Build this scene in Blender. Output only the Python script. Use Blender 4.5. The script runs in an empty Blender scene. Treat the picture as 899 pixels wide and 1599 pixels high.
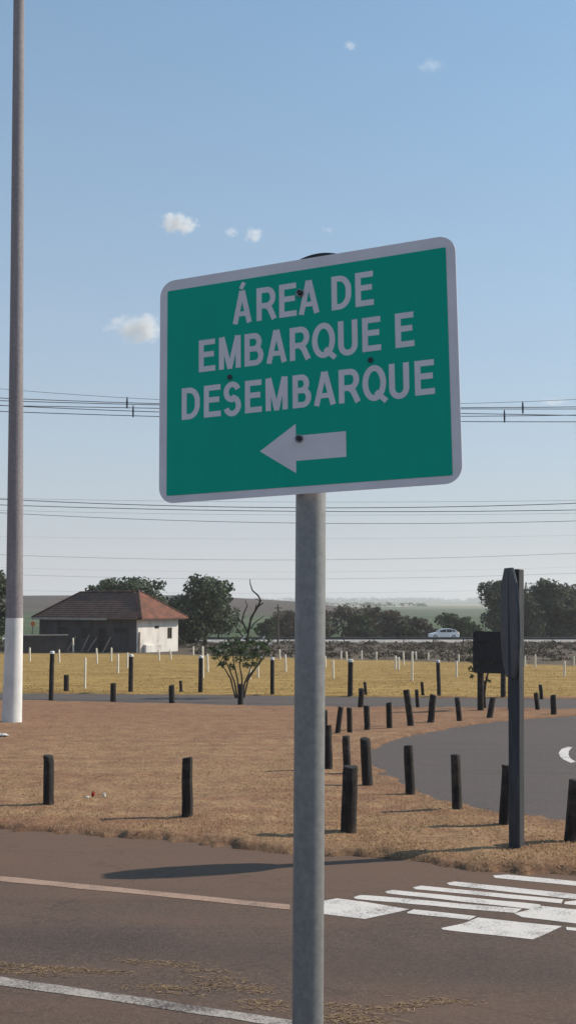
import bpy, math, random
import numpy as np
from mathutils import Vector, Matrix

random.seed(7)
RNG = np.random.default_rng(11)
scene = bpy.context.scene
COL = scene.collection

# ------------------------------------------------------------------ camera
FPX, CX, CY, HOR, EYE = 1600.0, 449.5, 799.5, 945.0, 1.65
PITCH = math.atan((HOR - CY) / FPX)
CAMP = np.array([0.0, 0.0, EYE])
FW = np.array([0, math.cos(PITCH), math.sin(PITCH)])
UP = np.array([0, -math.sin(PITCH), math.cos(PITCH)])
RT = np.array([1.0, 0, 0])
cam_d = bpy.data.cameras.new('camera')
cam = bpy.data.objects.new('camera', cam_d)
COL.objects.link(cam)
cam.location = (0, 0, EYE)
cam.rotation_euler = (math.pi / 2 + PITCH, 0, 0)
cam_d.sensor_fit = 'VERTICAL'
cam_d.sensor_height = 24.0
cam_d.lens = 24.0 * FPX / 1599.0
cam_d.clip_start = 0.05
cam_d.clip_end = 30000
scene.camera = cam


def ray(px, py):
    return FW + (px - CX) / FPX * RT - (py - CY) / FPX * UP


def at(px, py, depth):
    """point at ground distance depth (metres along +Y) seen in direction px,py"""
    d = ray(px, py)
    return CAMP + d * (depth / d[1])


# ------------------------------------------------------------------ terrain
PY = np.array([-400, 0, 40, 150, 158, 250, 400, 700, 1100, 1500, 2200, 3000, 4200, 5600.])
PZ = np.array([0, 0, -1.776, -3.536, -3.75, -4.4, -4.8, -3.6, -0.6, 1.5, 2.6, 7, 22, 14.])


def ground_z(x, y):
    z = np.interp(y, PY, PZ)
    s = np.interp(x, [-60, 4, 60, 120], [1.0, .66, .12, 0])
    z = z + 11.4 * np.exp(-((np.asarray(y) - 650) / 200.0) ** 2) * s
    return z


def G(px, py):
    d = ray(px, py)
    lo, hi = 2.0, None
    prev = 2.0
    y = 2.0
    while y < 6000:
        p = CAMP + d * (y / d[1])
        if p[2] < ground_z(p[0], y):
            hi = y
            break
        prev = y
        y *= 1.02
    if hi is None:
        hi = 6000
    lo = prev
    for _ in range(40):
        m = (lo + hi) / 2
        p = CAMP + d * (m / d[1])
        if p[2] < ground_z(p[0], m):
            hi = m
        else:
            lo = m
    return CAMP + d * (hi / d[1])


def vnoise(x, y, seed=0):
    xi = np.floor(x).astype(np.int64)
    yi = np.floor(y).astype(np.int64)
    fx = x - xi
    fy = y - yi
    fx = fx * fx * (3 - 2 * fx)
    fy = fy * fy * (3 - 2 * fy)

    def h(a, b):
        n = (a * 374761393 + b * 668265263 + seed * 974711) & 0x7fffffff
        n = ((n ^ (n >> 13)) * 1274126177) & 0x7fffffff
        return ((n ^ (n >> 16)) & 0xffff) / 65535.0
    return (h(xi, yi) * (1 - fx) + h(xi + 1, yi) * fx) * (1 - fy) + (h(xi, yi + 1) * (1 - fx) + h(xi + 1, yi + 1) * fx) * fy


# ------------------------------------------------------------------ materials
def lin(r, g, b):
    f = lambda c: (c / 12.92) if c <= .04045 else ((c + .055) / 1.055) ** 2.4
    return (f(r / 255), f(g / 255), f(b / 255), 1)


class NT:
    def __init__(s, name):
        s.m = bpy.data.materials.new(name)
        s.m.use_nodes = True
        s.t = s.m.node_tree
        s.n = s.t.nodes
        s.b = s.n['Principled BSDF']
        s.b.inputs['Roughness'].default_value = .85
        s.b.inputs['Specular IOR Level'].default_value = .25

    def node(s, typ, **kw):
        n = s.n.new(typ)
        for k, v in kw.items():
            setattr(n, k, v)
        return n

    def link(s, a, b):
        s.t.links.new(a, b)

    def coords(s, stretch=None, mode='Object'):
        if mode == 'World':
            o = s.node('ShaderNodeNewGeometry').outputs['Position']
        else:
            o = s.node('ShaderNodeTexCoord').outputs[mode]
        if stretch:
            mp = s.node('ShaderNodeMapping')
            mp.inputs['Scale'].default_value = stretch
            s.link(o, mp.inputs['Vector'])
            o = mp.outputs['Vector']
        return o

    def noise(s, co, scale, detail=4, rough=.6, dist=0):
        n = s.node('ShaderNodeTexNoise')
        n.inputs['Scale'].default_value = scale
        n.inputs['Detail'].default_value = detail
        n.inputs['Roughness'].default_value = rough
        n.inputs['Distortion'].default_value = dist
        s.link(co, n.inputs['Vector'])
        return n.outputs['Fac']

    def ramp(s, fac, stops):
        r = s.node('ShaderNodeValToRGB')
        e = r.color_ramp.elements
        while len(e) < len(stops):
            e.new(.5)
        for i, (p, c) in enumerate(stops):
            e[i].position = p
            e[i].color = c if len(c) == 4 else (*c, 1)
        s.link(fac, r.inputs['Fac'])
        return r.outputs['Color']

    def mix(s, fac, a, b, blend='MIX'):
        m = s.node('ShaderNodeMix', data_type='RGBA', blend_type=blend)
        for v, i in ((fac, 0), (a, 6), (b, 7)):
            if hasattr(v, 'is_output'):
                s.link(v, m.inputs[i])
            elif i == 0:
                m.inputs[0].default_value = v
            else:
                m.inputs[i].default_value = v if len(v) == 4 else (*v, 1)
        return m.outputs[2]

    def math(s, op, a, b=None, clamp=False):
        m = s.node('ShaderNodeMath', operation=op)
        m.use_clamp = clamp
        for i, v in enumerate((a, b)):
            if v is None:
                continue
            if hasattr(v, 'is_output'):
                s.link(v, m.inputs[i])
            else:
                m.inputs[i].default_value = v
        return m.outputs[0]

    def smooth(s, v, a, b):
        m = s.node('ShaderNodeMapRange', interpolation_type='SMOOTHSTEP')
        s.link(v, m.inputs['Value'])
        m.inputs['From Min'].default_value = a
        m.inputs['From Max'].default_value = b
        return m.outputs['Result']

    def bump(s, h, strength=.3, dist=.01):
        b = s.node('ShaderNodeBump')
        b.inputs['Strength'].default_value = strength
        b.inputs['Distance'].default_value = dist
        s.link(h, b.inputs['Height'])
        s.link(b.outputs['Normal'], s.b.inputs['Normal'])

    def color(s, c):
        if hasattr(c, 'is_output'):
            s.link(c, s.b.inputs['Base Color'])
        else:
            s.b.inputs['Base Color'].default_value = c if len(c) == 4 else (*c, 1)
        return s


def simple(name, c1, c2, scale=5, rough=.85, stretch=None, bump=.2, bdist=.01, detail=5, spec=.25, metal=0, lo=.3, hi=.7):
    t = NT(name)
    co = t.coords(stretch)
    n = t.noise(co, scale, detail)
    t.color(t.ramp(n, [(lo, c1), (hi, c2)]))
    t.b.inputs['Roughness'].default_value = rough
    t.b.inputs['Specular IOR Level'].default_value = spec
    t.b.inputs['Metallic'].default_value = metal
    if bump:
        t.bump(n, bump, bdist)
    return t.m


def leafmat(name, c1, c2, c3, rough=.7, scale=.5):
    """foliage: colour differs per leaf and per clump"""
    t = NT(name)
    ri = t.node('ShaderNodeNewGeometry').outputs['Random Per Island']
    n = t.noise(t.coords(), scale, 3)
    a = t.ramp(ri, [(0, c1), (.55, c2), (1, c3)])
    dk = t.ramp(n, [(.3, (.62, .62, .62)), (.7, (1.2, 1.2, 1.2))])
    t.color(t.mix(1.0, a, dk, 'MULTIPLY'))
    t.b.inputs['Roughness'].default_value = rough
    tl = t.node('ShaderNodeBsdfTranslucent')
    t.link(t.b.inputs['Base Color'].links[0].from_socket, tl.inputs[0])
    ms = t.node('ShaderNodeMixShader')
    ms.inputs[0].default_value = .35
    t.link(t.b.outputs[0], ms.inputs[1])
    t.link(tl.outputs[0], ms.inputs[2])
    t.link(ms.outputs[0], t.n['Material Output'].inputs['Surface'])
    return t.m


M = {}


def build_materials():
    # ---- ground, one sheet: brown lawn / golden field / scrub / farmland by place
    t = NT('ground_soil_and_grass')
    w = t.coords(mode='World')
    sep = t.node('ShaderNodeSeparateXYZ')
    t.link(w, sep.inputs[0])
    X, Y = sep.outputs[0], sep.outputs[1]
    nb = t.noise(w, .35, 5, .6)
    nm = t.noise(w, 2.2, 6, .65)
    nf = t.noise(t.coords((26, 11, 20), 'World'), 1.0, 6, .75)
    # wide brushed streaks (mower / tractor rows running across)
    ns = t.noise(t.coords((.25, 2.4, 1), 'World'), 1.0, 5, .65, .6)
    lawn = t.ramp(nf, [(.25, (.13, .074, .041)), (.5, (.28, .170, .092)), (.75, (.44, .295, .165))])
    red = t.ramp(nf, [(.25, (.13, .064, .040)), (.55, (.235, .125, .075)), (.8, (.35, .215, .13))])
    f1 = t.ramp(t.math('ADD', t.math('MULTIPLY', nm, .5), t.math('MULTIPLY', ns, .5)), [(.44, (1, 1, 1)), (.56, (0, 0, 0))])
    lawn = t.mix(t.math('MULTIPLY', f1, .9), lawn, red)
    # bare red earth strip beside the asphalt and far side of lawn
    strip = t.math('MULTIPLY', t.smooth(Y, 16, 27), .7)
    lawn = t.mix(t.math('MULTIPLY', strip, t.ramp(nb, [(.3, (.3, .3, .3)), (.6, (1, 1, 1))])), lawn, red)
    gold = t.ramp(t.math('ADD', t.math('MULTIPLY', ns, .6), t.math('MULTIPLY', nm, .4)),
                  [(.38, (.18, .105, .036)), (.5, (.30, .190, .062)), (.62, (.40, .268, .10))])
    fieldmix = t.smooth(Y, 36.0, 38.0)
    c = t.mix(fieldmix, lawn, gold)
    yw = t.math('ADD', Y, t.math('MULTIPLY', t.math('SUBTRACT', nb, .5), 7))
    scrub = t.ramp(t.noise(t.coords((.6, .5, 1), 'World'), 1, 6, .7),
                   [(.3, (.05, .042, .032)), (.55, (.12, .095, .07)), (.75, (.22, .17, .12))])
    ye = t.math('ADD', yw, t.math('MULTIPLY', t.math('MINIMUM', t.math('MAXIMUM', X, -14.0), 40.0), .8))
    c = t.mix(t.smooth(ye, 78.5, 81.5), c, scrub)
    rows = t.noise(t.coords((.006, .03, 1), 'World'), 1.0, 4, .6)
    green = t.ramp(rows, [(.35, (.045, .066, .032)), (.5, (.066, .090, .042)), (.65, (.10, .112, .055))])
    brown = t.ramp(rows, [(.3, (.062, .046, .038)), (.7, (.095, .072, .058))])
    xw = t.math('ADD', X, t.math('MULTIPLY', t.math('SUBTRACT', t.noise(w, .01, 2), .5), 60))
    bmask = t.math('MULTIPLY', t.math('SUBTRACT', 1.0, t.smooth(xw, 20, 60)), t.smooth(Y, 380, 470))
    farm = t.mix(bmask, green, brown)
    c = t.mix(t.smooth(Y, 156, 162), c, farm)
    pale = t.ramp(t.noise(t.coords((.0025, .0012, 1), 'World'), 1.0, 2), [(.46, (0, 0, 0)), (.52, (1, 1, 1))])
    c = t.mix(t.math('MULTIPLY', pale, t.smooth(Y, 900, 1100)), c, (.30, .27, .19))
    wood = t.ramp(t.noise(t.coords((.004, .002, 1), 'World'), 1, 4), [(.4, (.025, .045, .02)), (.6, (.06, .09, .03))])
    c = t.mix(t.smooth(Y, 2300, 2700), c, wood)
    va = t.node('ShaderNodeAttribute', attribute_name='verge')
    vm = t.math('MULTIPLY', va.outputs['Fac'], t.smooth(nm, .36, .56))
    c = t.mix(t.math('MULTIPLY', vm, .85), c, t.ramp(nf, [(.3, (.07, .036, .024)), (.55, (.13, .070, .045)), (.75, (.21, .13, .085))]))
    t.color(c)
    t.b.inputs['Roughness'].default_value = .95
    t.b.inputs['Specular IOR Level'].default_value = .1
    t.bump(t.math('ADD', nf, nm), .5, .02)
    M['ground'] = t.m

    # ---- asphalt, dusted with red earth
    def asphalt(name, base, dust, amt):
        t = NT(name)
        w = t.coords(mode='World')
        sp = t.noise(w, 90, 2, .7)
        big = t.noise(w, .55, 5, .6)
        st = t.noise(t.coords((.22, 1.9, 1), 'World'), 1.0, 4, .55, .3)
        k = lambda q: tuple(v * q for v in base)
        sp2 = t.noise(w, 34, 3, .8)
        c = t.ramp(t.math('ADD', t.math('MULTIPLY', sp, .55), t.math('MULTIPLY', sp2, .45)), [(.33, k(.5)), (.5, k(1)), (.66, k(1.9))])
        mk_ = t.noise(t.coords((.12, 5.5, 1), 'World'), 1.0, 4, .6)
        c = t.mix(t.ramp(mk_, [(.56, (0, 0, 0)), (.66, (.35, .35, .35))]), c, k(.55))
        c = t.mix(t.ramp(t.noise(w, 1.7, 3), [(.62, (0, 0, 0)), (.70, (.3, .3, .3))]), c, k(.6))
        d = t.math('ADD', t.math('MULTIPLY', big, .5), t.math('MULTIPLY', st, .5))
        c = t.mix(t.math('MULTIPLY', t.ramp(d, [(.36, (0, 0, 0)), (.66, (1, 1, 1))]), amt), c, dust)
        if 'near' in name:
            sep = t.node('ShaderNodeSeparateXYZ')
            t.link(w, sep.inputs[0])
            # dust has gathered outside the edge line, along the grass
            yy = t.math('ADD', t.math('ADD', sep.outputs[1], t.math('MULTIPLY', sep.outputs[0], .19)), t.math('MULTIPLY', t.math('SUBTRACT', big, .5), .7))
            c = t.mix(t.math('MULTIPLY', t.smooth(yy, 6.55, 7.9), .55), c, (.150, .088, .058))
            # darker wheel track and oil drips
            tr = t.smooth(t.math('ABSOLUTE', t.math('SUBTRACT', yy, 5.75)), .45, .05)
            c = t.mix(t.math('MULTIPLY', tr, .25), c, (.035, .03, .03))
        # thin cracks / seams
        v = t.node('ShaderNodeTexVoronoi', feature='DISTANCE_TO_EDGE')
        v.inputs['Scale'].default_value = .5
        dco = t.node('ShaderNodeVectorMath', operation='ADD')
        t.link(w, dco.inputs[0])
        nn = t.node('ShaderNodeTexNoise')
        nn.inputs['Scale'].default_value = 2.5
        nn.inputs['Detail'].default_value = 5
        t.link(w, nn.inputs['Vector'])
        t.link(nn.outputs['Color'], dco.inputs[1])
        t.link(dco.outputs[0], v.inputs['Vector'])
        cr = t.ramp(v.outputs['Distance'], [(0, (1, 1, 1)), (.006, (0, 0, 0))])
        c = t.mix(t.math('MULTIPLY', cr, .35), c, (.025, .02, .02))
        t.color(c)
        t.b.inputs['Roughness'].default_value = .9
        t.b.inputs['Specular IOR Level'].default_value = .2
        t.bump(sp, .35, .006)
        return t.m
    M['asphalt'] = asphalt('asphalt_near', (.082, .058, .047), (.145, .089, .062), .7)
    M['asphalt_far'] = asphalt('asphalt_far', (.082, .069, .064), (.13, .096, .08), .5)

    def paint(name, col, under, thr, w_amt):
        t = NT(name)
        w = t.coords(mode='World')
        n1 = t.noise(w, 70, 6, .8)
        n2 = t.noise(w, 3.5, 4, .6)
        s = t.math('ADD', t.math('MULTIPLY', n1, .6), t.math('MULTIPLY', n2, .4))
        wear = t.ramp(s, [(thr, (1, 1, 1)), (thr + .12, (0, 0, 0))])
        dirt = t.mix(t.math('MULTIPLY', n2, w_amt), col, (col[0] * .62, col[1] * .5, col[2] * .42))
        t.color(t.mix(wear, dirt, under))
        t.b.inputs['Roughness'].default_value = .75
        t.bump(n1, .2, .004)
        return t.m
    M['white_paint'] = paint('road_paint_white', (.66, .62, .58), (.10, .078, .068), .375, .4)
    M['worn_paint'] = paint('road_paint_worn', (.44, .40, .36), (.085, .066, .058), .44, .5)
    M['pink_paint'] = paint('road_paint_dusty', (.40, .27, .20), (.12, .082, .062), .40, .5)

    # ---- sign
    t = NT('sign_green_film')
    n = t.math('ADD', t.math('MULTIPLY', t.noise(t.coords(), 7, 5, .7), .6), t.math('MULTIPLY', t.noise(t.coords((60, 60, 2.5)), 1, 4), .4))
    t.color(t.ramp(n, [(.3, (.0, .345, .24)), (.7, (.0, .385, .265))]))
    t.b.inputs['Roughness'].default_value = .5
    t.b.inputs['Specular IOR Level'].default_value = .15
    M['green'] = t.m
    M['sign_white'] = simple('sign_white_film', (.64, .60, .62), (.72, .68, .70), 14, .5, bump=0, spec=.2)
    M['sign_back'] = simple('sign_back_dark', (.02, .022, .026), (.035, .036, .04), 14, .5, bump=0)
    M['bolt'] = simple('bolt_steel', (.12, .12, .13), (.3, .3, .3), 90, .4, metal=.8, bump=0)
    M['hole'] = simple('dark_rivet', (.02, .025, .03), (.04, .04, .05), 60, .5, bump=0)
    t = NT('galvanised_steel')
    co = t.coords()
    n = t.noise(co, 55, 7, .75)
    c = t.ramp(n, [(.3, (.19, .193, .195)), (.7, (.29, .29, .287))])
    st = t.noise(t.coords((40, 40, 1.2)), 1.0, 4)
    c = t.mix(t.ramp(st, [(.58, (0, 0, 0)), (.68, (.5, .5, .5))]), c, (.36, .35, .34))
    t.color(c)
    t.b.inputs['Metallic'].default_value = .4
    t.b.inputs['Roughness'].default_value = .5
    t.bump(n, .15, .003)
    M['galv'] = t.m

    # ---- dark creosoted timber
    t = NT('creosoted_timber')
    oi = t.node('ShaderNodeObjectInfo').outputs['Random']
    n = t.noise(t.coords((1, 1, .07)), 48, 6, .75)
    n2 = t.noise(t.coords(), 7, 5, .7)
    c = t.ramp(n, [(.3, (.009, .008, .008)), (.52, (.022, .019, .018)), (.68, (.05, .041, .036)), (.8, (.10, .08, .066))])
    wr = t.ramp(t.math('ADD', n2, t.math('MULTIPLY', oi, .14)), [(.56, (0, 0, 0)), (.70, (1, 1, 1))])
    c = t.mix(t.math('MULTIPLY', wr, .55), c, (.085, .068, .058))
    t.color(c)
    t.b.inputs['Roughness'].default_value = .8
    t.bump(n, .8, .02)
    M['timber'] = t.m
    M['timber_tall'] = M['timber']
    M['board_shaded'] = simple('board_back_shaded', (.013, .014, .018), (.026, .027, .032), 6, .6, bump=.1)  # shade on the board's back is carried by this near-black base
    M['panel_grey'] = simple('panel_grey', (.045, .05, .06), (.075, .08, .092), 9, .6, bump=.05)
    M['totem'] = simple('totem_timber', (.030, .032, .038), (.060, .062, .068), 30, .7, stretch=(1, 1, .1), bump=.3)
    M['white_post'] = simple('whitewashed_wood', (.62, .55, .42), (.80, .74, .62), 20, .85, stretch=(1, 1, .15))
    M['cap_white'] = simple('white_painted_top', (.55, .54, .52), (.7, .68, .65), 18, .8)
    # big pole
    t = NT('weathered_pole')
    n = t.noise(t.coords((6, 6, .5)), 1.2, 6, .7)
    n2 = t.noise(t.coords(), 14, 4)
    c = t.mix(.4, t.ramp(n, [(.3, (.15, .135, .145)), (.7, (.275, .25, .262))]), t.ramp(n2, [(.3, (.135, .12, .13)), (.7, (.285, .258, .268))]))
    t.color(c)
    t.bump(n2, .2, .01)
    M['pole'] = t.m
    M['whitewash'] = simple('whitewash', (.50, .49, .48), (.68, .67, .66), 3, .9, stretch=(1, 1, .5), bump=.15)
    M['cable'] = simple('cable_sheath', (.07, .078, .092), (.10, .11, .13), 3, .6, bump=0)
    M['cable_thin'] = simple('bare_cable', (.20, .20, .205), (.28, .28, .285), 3, .5, bump=0)
    M['spacer'] = simple('spacer_plastic', (.03, .04, .07), (.05, .06, .10), 9, .6, bump=0)

    # ---- house
    t = NT('roof_tiles')
    co = t.coords()
    wv = t.node('ShaderNodeTexWave', wave_type='BANDS', bands_direction='Z')
    wv.inputs['Scale'].default_value = 1.6
    wv.inputs['Distortion'].default_value = .6
    t.link(co, wv.inputs['Vector'])
    n = t.noise(co, 1.3, 6, .7)
    n3 = t.noise(co, 6, 3, .6)
    c = t.ramp(t.math('ADD', t.math('MULTIPLY', n, .65), t.math('MULTIPLY', n3, .35)),
               [(.32, (.045, .028, .024)), (.5, (.16, .066, .042)), (.72, (.27, .105, .062))])
    t.color(c)
    t.bump(wv.outputs['Fac'], .7, .05)
    M['roof'] = t.m
    M['roof_shaded'] = t.m.copy()  # darker copy of the tiles: shade of the front slope put into the colour
    for nd in M['roof_shaded'].node_tree.nodes:
        if nd.type == 'VALTORGB':
            for e, q in zip(nd.color_ramp.elements, ((.028, .020, .020), (.085, .046, .036), (.17, .088, .062))):
                e.color = (*q, 1)
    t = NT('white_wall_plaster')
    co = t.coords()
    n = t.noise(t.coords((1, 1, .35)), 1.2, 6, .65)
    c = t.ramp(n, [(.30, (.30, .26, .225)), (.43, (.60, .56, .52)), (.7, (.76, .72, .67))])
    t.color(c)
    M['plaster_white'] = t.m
    M['plaster_shaded'] = simple('shaded_wall_plaster', (.035, .034, .036), (.085, .08, .08), .9, .9, stretch=(1.6, 1.6, .3), bump=.2)  # shade of the sunless front is painted into this dark base
    M['dark_opening'] = simple('dark_opening', (.008, .008, .009), (.02, .019, .018), 3, .6, bump=0)
    M['frame_wood'] = simple('frame_wood', (.12, .10, .08), (.22, .19, .15), 12, .8, bump=0)
    M['plank'] = simple('pale_plank', (.26, .18, .13), (.42, .31, .23), 6, .9, bump=0)
    M['fascia'] = simple('eave_board', (.26, .24, .215), (.42, .39, .35), 3, .9, bump=0)
    M['shed_wall'] = simple('dark_block_wall', (.03, .029, .031), (.06, .056, .055), 1.5, .9)
    M['coping'] = simple('coping_grey', (.22, .21, .2), (.34, .32, .3), 4, .9)

    M['leaf_dark'] = leafmat('leaf_dark_green', (.042, .058, .036), (.075, .10, .056), (.12, .148, .08))
    M['leaf_big'] = leafmat('leaf_grove', (.042, .052, .036), (.075, .088, .056), (.125, .135, .085), scale=.35)
    M['leaf_dry'] = leafmat('leaf_dry_bush', (.052, .042, .030), (.092, .074, .050), (.145, .115, .080))
    M['leaf_green'] = leafmat('leaf_bush_green', (.024, .040, .016), (.048, .070, .026), (.085, .11, .045))
    M['leaf_shrub'] = leafmat('leaf_frangipani', (.03, .055, .022), (.062, .10, .04), (.12, .165, .07), .45, 2)
    M['leaf_scrub'] = leafmat('leaf_scrub', (.045, .036, .028), (.075, .060, .047), (.115, .094, .074), .9)
    M['petal'] = simple('white_petal', (.68, .66, .58), (.8, .78, .7), 9, .6, bump=0)
    M['bark'] = simple('bark_grey_brown', (.05, .038, .03), (.13, .10, .08), 9, .95, stretch=(1, 1, .25), bump=.5, bdist=.02)
    M['bark_dark'] = simple('bark_dark', (.03, .024, .02), (.075, .06, .05), 9, .95, stretch=(1, 1, .25), bump=.5, bdist=.02)
    t = NT('straw_blades')
    ri = t.node('ShaderNodeNewGeometry').outputs['Random Per Island']
    t.color(t.ramp(ri, [(0, (.20, .115, .065)), (.4, (.34, .21, .115)), (.75, (.44, .295, .165)), (1, (.54, .385, .23))]))
    tl = t.node('ShaderNodeBsdfTranslucent')
    src = t.b.inputs['Base Color'].links[0].from_socket
    t.link(src, tl.inputs[0])
    ms = t.node('ShaderNodeMixShader')
    ms.inputs[0].default_value = .4
    t.link(t.b.outputs[0], ms.inputs[1])
    t.link(tl.outputs[0], ms.inputs[2])
    t.link(ms.outputs[0], t.n['Material Output'].inputs['Surface'])
    M['straw'] = t.m
    t = NT('golden_blades')
    ri = t.node('ShaderNodeNewGeometry').outputs['Random Per Island']
    t.color(t.ramp(ri, [(0, (.22, .14, .05)), (.5, (.31, .205, .075)), (1, (.39, .28, .115))]))
    tl = t.node('ShaderNodeBsdfTranslucent')
    src = t.b.inputs['Base Color'].links[0].from_socket
    t.link(src, tl.inputs[0])
    ms = t.node('ShaderNodeMixShader')
    ms.inputs[0].default_value = .4
    t.link(t.b.outputs[0], ms.inputs[1])
    t.link(tl.outputs[0], ms.inputs[2])
    t.link(ms.outputs[0], t.n['Material Output'].inputs['Surface'])
    M['straw_gold'] = t.m
    M['straw_loose'] = simple('loose_straw', (.25, .155, .085), (.40, .27, .155), 30, .9, bump=0)
    M['car_white'] = simple('car_white_paint', (.70, .70, .70), (.76, .76, .75), 2, .25, bump=0, spec=.5)
    M['car_glass'] = simple('car_glass', (.012, .014, .018), (.02, .022, .026), 2, .08, bump=0, spec=.6)
    M['tyre'] = simple('tyre_rubber', (.012, .012, .012), (.025, .025, .025), 12, .8)
    M['rim'] = simple('rim_metal', (.35, .35, .36), (.5, .5, .5), 12, .4, metal=.7, bump=0)
    M['tail'] = simple('red_lens', (.35, .01, .01), (.5, .02, .02), 12, .2, bump=0)
    M['head'] = simple('clear_lens', (.6, .6, .6), (.8, .8, .8), 12, .1, bump=0)
    M['rail'] = simple('guardrail_steel', (.05, .05, .052), (.11, .107, .105), 1.2, .6, stretch=(.3, 1, 1), bump=0, metal=.3)
    M['concrete'] = simple('pale_concrete', (.30, .27, .24), (.46, .43, .39), 1.4, .9, bump=.1)
    M['litter_red'] = simple('litter_red', (.26, .02, .02), (.36, .04, .03), 30, .5, bump=0)
    M['litter_white'] = simple('litter_white', (.5, .48, .45), (.65, .63, .6), 30, .6, bump=0)
    M['orange'] = simple('orange_plate', (.55, .14, .03), (.65, .2, .05), 6, .5, bump=0)


build_materials()


# ------------------------------------------------------------------ mesh helpers
class MB:
    def __init__(s):
        s.v = []
        s.f = []

    def add(s, vs, fs):
        o = len(s.v)
        s.v += [tuple(map(float, p)) for p in vs]
        s.f += [tuple(i + o for i in q) for q in fs]
        return s

    def box(s, c, ax, half):
        """c centre; ax three unit axes; half three half sizes"""
        c = np.asarray(c, float)
        A = [np.asarray(a, float) * h for a, h in zip(ax, half)]
        vs = [c + i * A[0] + j * A[1] + k * A[2] for i in (-1, 1) for j in (-1, 1) for k in (-1, 1)]
        return s.add(vs, [(0, 1, 3, 2), (4, 6, 7, 5), (0, 4, 5, 1), (2, 3, 7, 6), (0, 2, 6, 4), (1, 5, 7, 3)])

    def tube(s, pts, rad, n=8, cap=True, squash=None):
        P = [np.asarray(p, float) for p in pts]
        if np.isscalar(rad):
            rad = [rad] * len(P)
        rings = []
        ref = None
        for i, p in enumerate(P):
            d = P[min(i + 1, len(P) - 1)] - P[max(i - 1, 0)]
            d = d / (np.linalg.norm(d) + 1e-12)
            if ref is None:
                ref = np.array([1.0, 0, 0]) if abs(d[0]) < .8 else np.array([0, 1.0, 0])
            a = ref - d * (ref @ d)
            a /= np.linalg.norm(a)
            ref = a
            b = np.cross(d, a)
            rings.append([p + rad[i] * (math.cos(2 * math.pi * k / n) * a + math.sin(2 * math.pi * k / n) * b) for k in range(n)])
        vs = [q for r in rings for q in r]
        fs = []
        for i in range(len(P) - 1):
            for k in range(n):
                fs.append((i * n + k, i * n + (k + 1) % n, (i + 1) * n + (k + 1) % n, (i + 1) * n + k))
        if cap:
            fs.append(tuple(range(n))[::-1])
            fs.append(tuple((len(P) - 1) * n + k for k in range(n)))
        return s.add(vs, fs)

    def prism(s, poly, off):
        """polygon (3D points) extruded by vector off"""
        n = len(poly)
        P = [np.asarray(p, float) for p in poly]
        off = np.asarray(off, float)
        vs = P + [p + off for p in P]
        fs = [tuple(range(n))[::-1], tuple(range(n, 2 * n))]
        fs += [(i, (i + 1) % n, n + (i + 1) % n, n + i) for i in range(n)]
        return s.add(vs, fs)

    def arr(s, V, F):
        o = len(s.v)
        s.v += V.tolist()
        s.f += (F + o).tolist()
        return s


def mk(name, mb, mat, parent=None, origin=None, smooth=None, bevel=0, fix=False):
    """link one mesh object; world coordinates in mb are made local to origin / parent"""
    me = bpy.data.meshes.new(name)
    o = bpy.data.objects.new(name, me)
    COL.objects.link(o)
    base = np.zeros(3)
    if parent is not None:
        r = parent
        while r is not None:
            base += np.array(r.location)
            r = r.parent
    if origin is not None:
        o.location = tuple(np.asarray(origin, float) - base)
        base = np.asarray(origin, float)
    V = np.array(mb.v) - base
    me.from_pydata(V.tolist(), [], mb.f)
    if parent is not None:
        o.parent = parent
    me.materials.append(mat)
    if fix:
        import bmesh
        b = bmesh.new()
        b.from_mesh(me)
        bmesh.ops.recalc_face_normals(b, faces=b.faces)
        b.to_mesh(me)
        b.free()
    if smooth is not None:
        me.shade_smooth()
        me.set_sharp_from_angle(angle=math.radians(smooth))
    if bevel:
        m = o.modifiers.new('edge', 'BEVEL')
        m.width = bevel
        m.segments = 2
        m.limit_method = 'ANGLE'
    me.update()
    return o


def tag(o, label, cat, group=None):
    o['label'] = label
    o['category'] = cat
    if group:
        o['group'] = group
    return o


def thing(name, loc, label, cat, group=None):
    o = bpy.data.objects.new(name, None)
    COL.objects.link(o)
    o.location = tuple(float(v) for v in loc)
    o.empty_display_size = .2
    return tag(o, label, cat, group)


def struct(o, kind='structure', label=None, cat=None):
    o['kind'] = kind
    if label:
        o['label'] = label
    if cat:
        o['category'] = cat
    return o


EX, EY, EZ = np.eye(3)

# ------------------------------------------------------------------ roads (outlines on the sloping lawn plane)
SL = .0444


def gp(pts, dz=0.0):
    out = []
    for p in pts:
        q = G(*p)
        out.append(np.array([q[0], q[1], -SL * q[1] + dz]))
    return out


def densify(P, step=.25):
    out = []
    for a, b in zip(P[:-1], P[1:]):
        n = max(1, int(np.linalg.norm(b - a) / step))
        out += [a + (b - a) * i / n for i in range(n)]
    return out + [P[-1]]


near_edge = gp([(-260, 1283), (0, 1300), (120, 1307), (250, 1318), (370, 1329), (450, 1336), (560, 1341), (640, 1351), (760, 1366), (899, 1375), (1150, 1398)])
d0 = near_edge[0] - near_edge[1]
d1 = near_edge[-1] - near_edge[-2]
near_edge = [near_edge[0] + d0 / abs(d0[0]) * 30] + near_edge + [near_edge[-1] + d1 / abs(d1[0]) * 30]
far_top = gp([(-200, 1079), (0, 1082), (300, 1085.5), (600, 1089), (899, 1092), (1100, 1094)])
far_bot = gp([(-200, 1089), (0, 1094), (240, 1099), (480, 1105), (700, 1106), (899, 1109), (1100, 1111)])


def ext(P, l):
    a = P[0] - P[1]
    b = P[-1] - P[-2]
    return [P[0] + a / abs(a[0]) * l] + P + [P[-1] + b / abs(b[0]) * l]


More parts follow.
